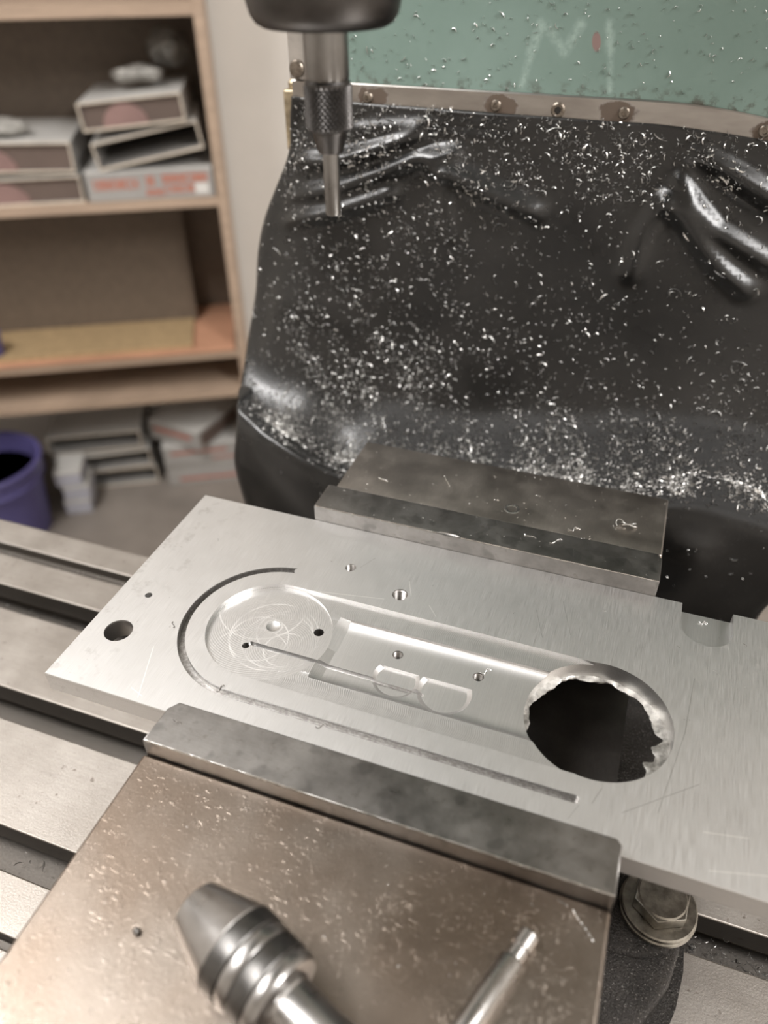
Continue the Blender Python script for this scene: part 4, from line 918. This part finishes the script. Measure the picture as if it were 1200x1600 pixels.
chips('clinging_swarf', P_, np.tile([0, -1.0, 0], (n, 1)), np.clip(rng.lognormal(.3, .4, n), .7, 3.5), M_swarf, 'scattered aluminium chips clinging to the green column', (.3, .7), 0)
# in the T-slots right of the vise and behind it
def slot_pts(n, x0, x1, yc): return np.stack([rng.uniform(x0, x1, n), rng.uniform(yc-7.6, yc+7.6, n), np.full(n, -121.8)+rng.uniform(0, 1, n)**2*13], 1)
P_ = np.concatenate([slot_pts(520, 185, 300, 37.6), slot_pts(120, -230, 0, -26.0), slot_pts(90, -300, -30, 101.2), slot_pts(60, 150, 240, -26)])
chips('slot_swarf', P_, np.tile([0, 0, 1.0], (len(P_), 1)), np.clip(rng.lognormal(.6, .45, len(P_)), .9, 6), M_swarf, 'bright chips lying in the T-slots of the milling table', (.25, .6), .1, 5)
n = 70
P_ = np.stack([rng.uniform(-320, -60, n), np.zeros(n)+136.5+rng.uniform(-4, 4, n), np.full(n, -106.9)], 1)
chips('gutter_swarf', P_, np.tile([0, 0, 1.0], (n, 1)), rng.uniform(.8, 2.5, n), M_swarf, 'sparse chips in the narrow back gutter of the table', (.25, .6), .1)
# dust and slivers on the vise and jaws
n = 340
P_ = np.stack([rng.uniform(5, 152, n), rng.uniform(-95, -22, n), np.full(n, .8)], 1)
chips('vise_swarf', P_, np.tile([0, 0, 1.0], (n, 1)), np.clip(rng.lognormal(-.35, .45, n), .3, 2.2), M_swarf, 'tiny metal slivers on the brown vise top', (.18, .4), .02)
n = 150
X_ = rng.uniform(10, 155, n); Y_ = rng.uniform(118.5, 175, n)
P_ = np.stack([X_, Y_, np.where(Y_ < 134.3, 8.3, 7.6)], 1)
chips('jaw_swarf', P_, np.tile([0, 0, 1.0], (n, 1)), np.clip(rng.lognormal(-.45, .5, n), .3, 3.5), M_swarf, 'fine bright slivers scattered on the far jaw', (.15, .35), .02)
n = 46
P_ = np.stack([rng.uniform(-45, 195, n), rng.uniform(3, 112, n), np.full(n, 0.0)], 1)
P_ = P_[(np.hypot(P_[:, 0]-HOLE_C[0], P_[:, 1]-48.2) > 27) & ~((np.abs(P_[:, 1]-48.2) < 37) & (P_[:, 0] > -22) & (P_[:, 0] < 145))]
M_darksl = metal('dull_grey_sliver', (0.25, 0.235, 0.22), 0.4, 0.2, .5)
chips('plate_swarf', P_, np.tile([0, 0, 1.0], (len(P_), 1)), rng.uniform(.5, 1.8, len(P_)), M_darksl, 'tiny dark slivers on the top face of the aluminium plate', (.12, .28), .02)

# single curls that can be picked out
def curl(name, pts, rad, label, mat=None, parent=None):
    return tag(tube(name, pts, rad, mat or M_swarf, parent, 5), label, 'metal chip')
def squig(x, y, z, L, ang, turns, amp, n=22, lift=.5):
    out = []
    for i in range(n):
        f = i/(n-1)-.5; u = f*L; v = amp*math.sin(turns*2*math.pi*f)
        out.append((x+u*math.cos(ang)-v*math.sin(ang), y+u*math.sin(ang)+v*math.cos(ang), z+lift*(.6+.4*math.sin(i*1.7))))
    return out
curl('curled_chip', squig(101.5, 127.5, 8.3, 5.2, -.5, .7, .9), .17, 'bright S-shaped chip on the dark strip of the far jaw')
curl('curled_chip', squig(112.5, 127.8, 8.3, 5.5, .35, .75, 1.2), .17, 'hooked bright chip right of the S-shaped chip on the far jaw')
curl('curled_chip', squig(118.5, 139.5, 7.6, 5.0, .6, 1.3, 1.0), .15, 'looped thin chip on the middle of the far jaw block')
curl('curled_chip', squig(27.0, 147.0, 7.6, 5.0, -.7, .6, 1.0), .17, 'curved chip near the left end of the far jaw block')
curl('curled_chip', squig(56.0, 156.0, 7.6, 9.0, -1.2, .5, .8), .13, 'long thin curved sliver on the far jaw block')
bird = []
R3 = random.Random(5)
for k in range(4):
    a0 = R3.uniform(0, 6.28); pts = []
    for i in range(14):
        f = i/13; a = a0+k+f*R3.uniform(2.2, 2.6)
        pts.append((139.0+(1+3.4*f)*math.cos(a)*1.25, 150.0+(1+2.2*f)*math.sin(a), 7.9+1.6*math.sin(f*3.1)+.3*k))
    bird.append(pts)
bn = thing('chip_tangle', (139, 150, 7.6)); tag(bn, 'tangled nest of bright wiry chips near the right end of the far jaw', 'metal chip')
for pts in bird: tube('wire', pts, .16, M_swarf, bn, 5)
curl('curled_chip', squig(99.9, 58.6, -4.2, 4.5, .75, 1.1, .8), .16, 'wiry chip sticking out of the rightmost small threaded hole')
curl('curled_chip', squig(-21.3, 37.0, 0, 3.2, 1.9, .8, .7), .16, 'small dark curl at the left bend of the groove', M_darksl)
curl('curled_chip', squig(12.0, 15.2, 0, 3.6, 1.0, .8, .8), .17, 'dark curl bridging the groove above the near jaw corner', M_darksl)
curl('curled_chip', squig(53.0, 12.6, 0, 4.2, .3, .9, .9), .14, 'thin dark curl on the groove edge midway along the near jaw', M_darksl)
curl('curled_chip', squig(9.5, -7.5, 8.3, 3.4, -.5, .5, .6), .18, 'short dark curved chip on the left end of the near jaw', M_darksl)
curl('curled_chip', squig(176.0, 113.0, -5.0, 3.0, .3, 1.2, .7), .2, 'small bright curl in the notch at the far plate edge')
curl('curled_chip', squig(147.5, -24.5, 0.8, 9.0, -.95, .5, .7), .22, 'long curved chip near the right end of the vise top')
curl('curled_chip', squig(141.2, -20.2, 0.8, 3.0, -.6, .5, .4), .2, 'short dark chip beside the long one on the vise top', M_darksl)
bl_ = bmesh.new(); bmesh.ops.create_icosphere(bl_, subdivisions=3, radius=1.0)
for v in bl_.verts:
    p = v.co.copy(); v.co = Vector((32.5, -67.5, 1.75))+p*(1.0+.15*math.sin(4*p.x+2)*math.cos(5*p.y))
tag(from_bm('metal_pellet', bl_, M_shank, None, None, True), 'tiny round metal pellet on the vise top left of the chuck', 'pellet')

for o in bpy.data.objects:
    if '_org' in o: del o['_org']
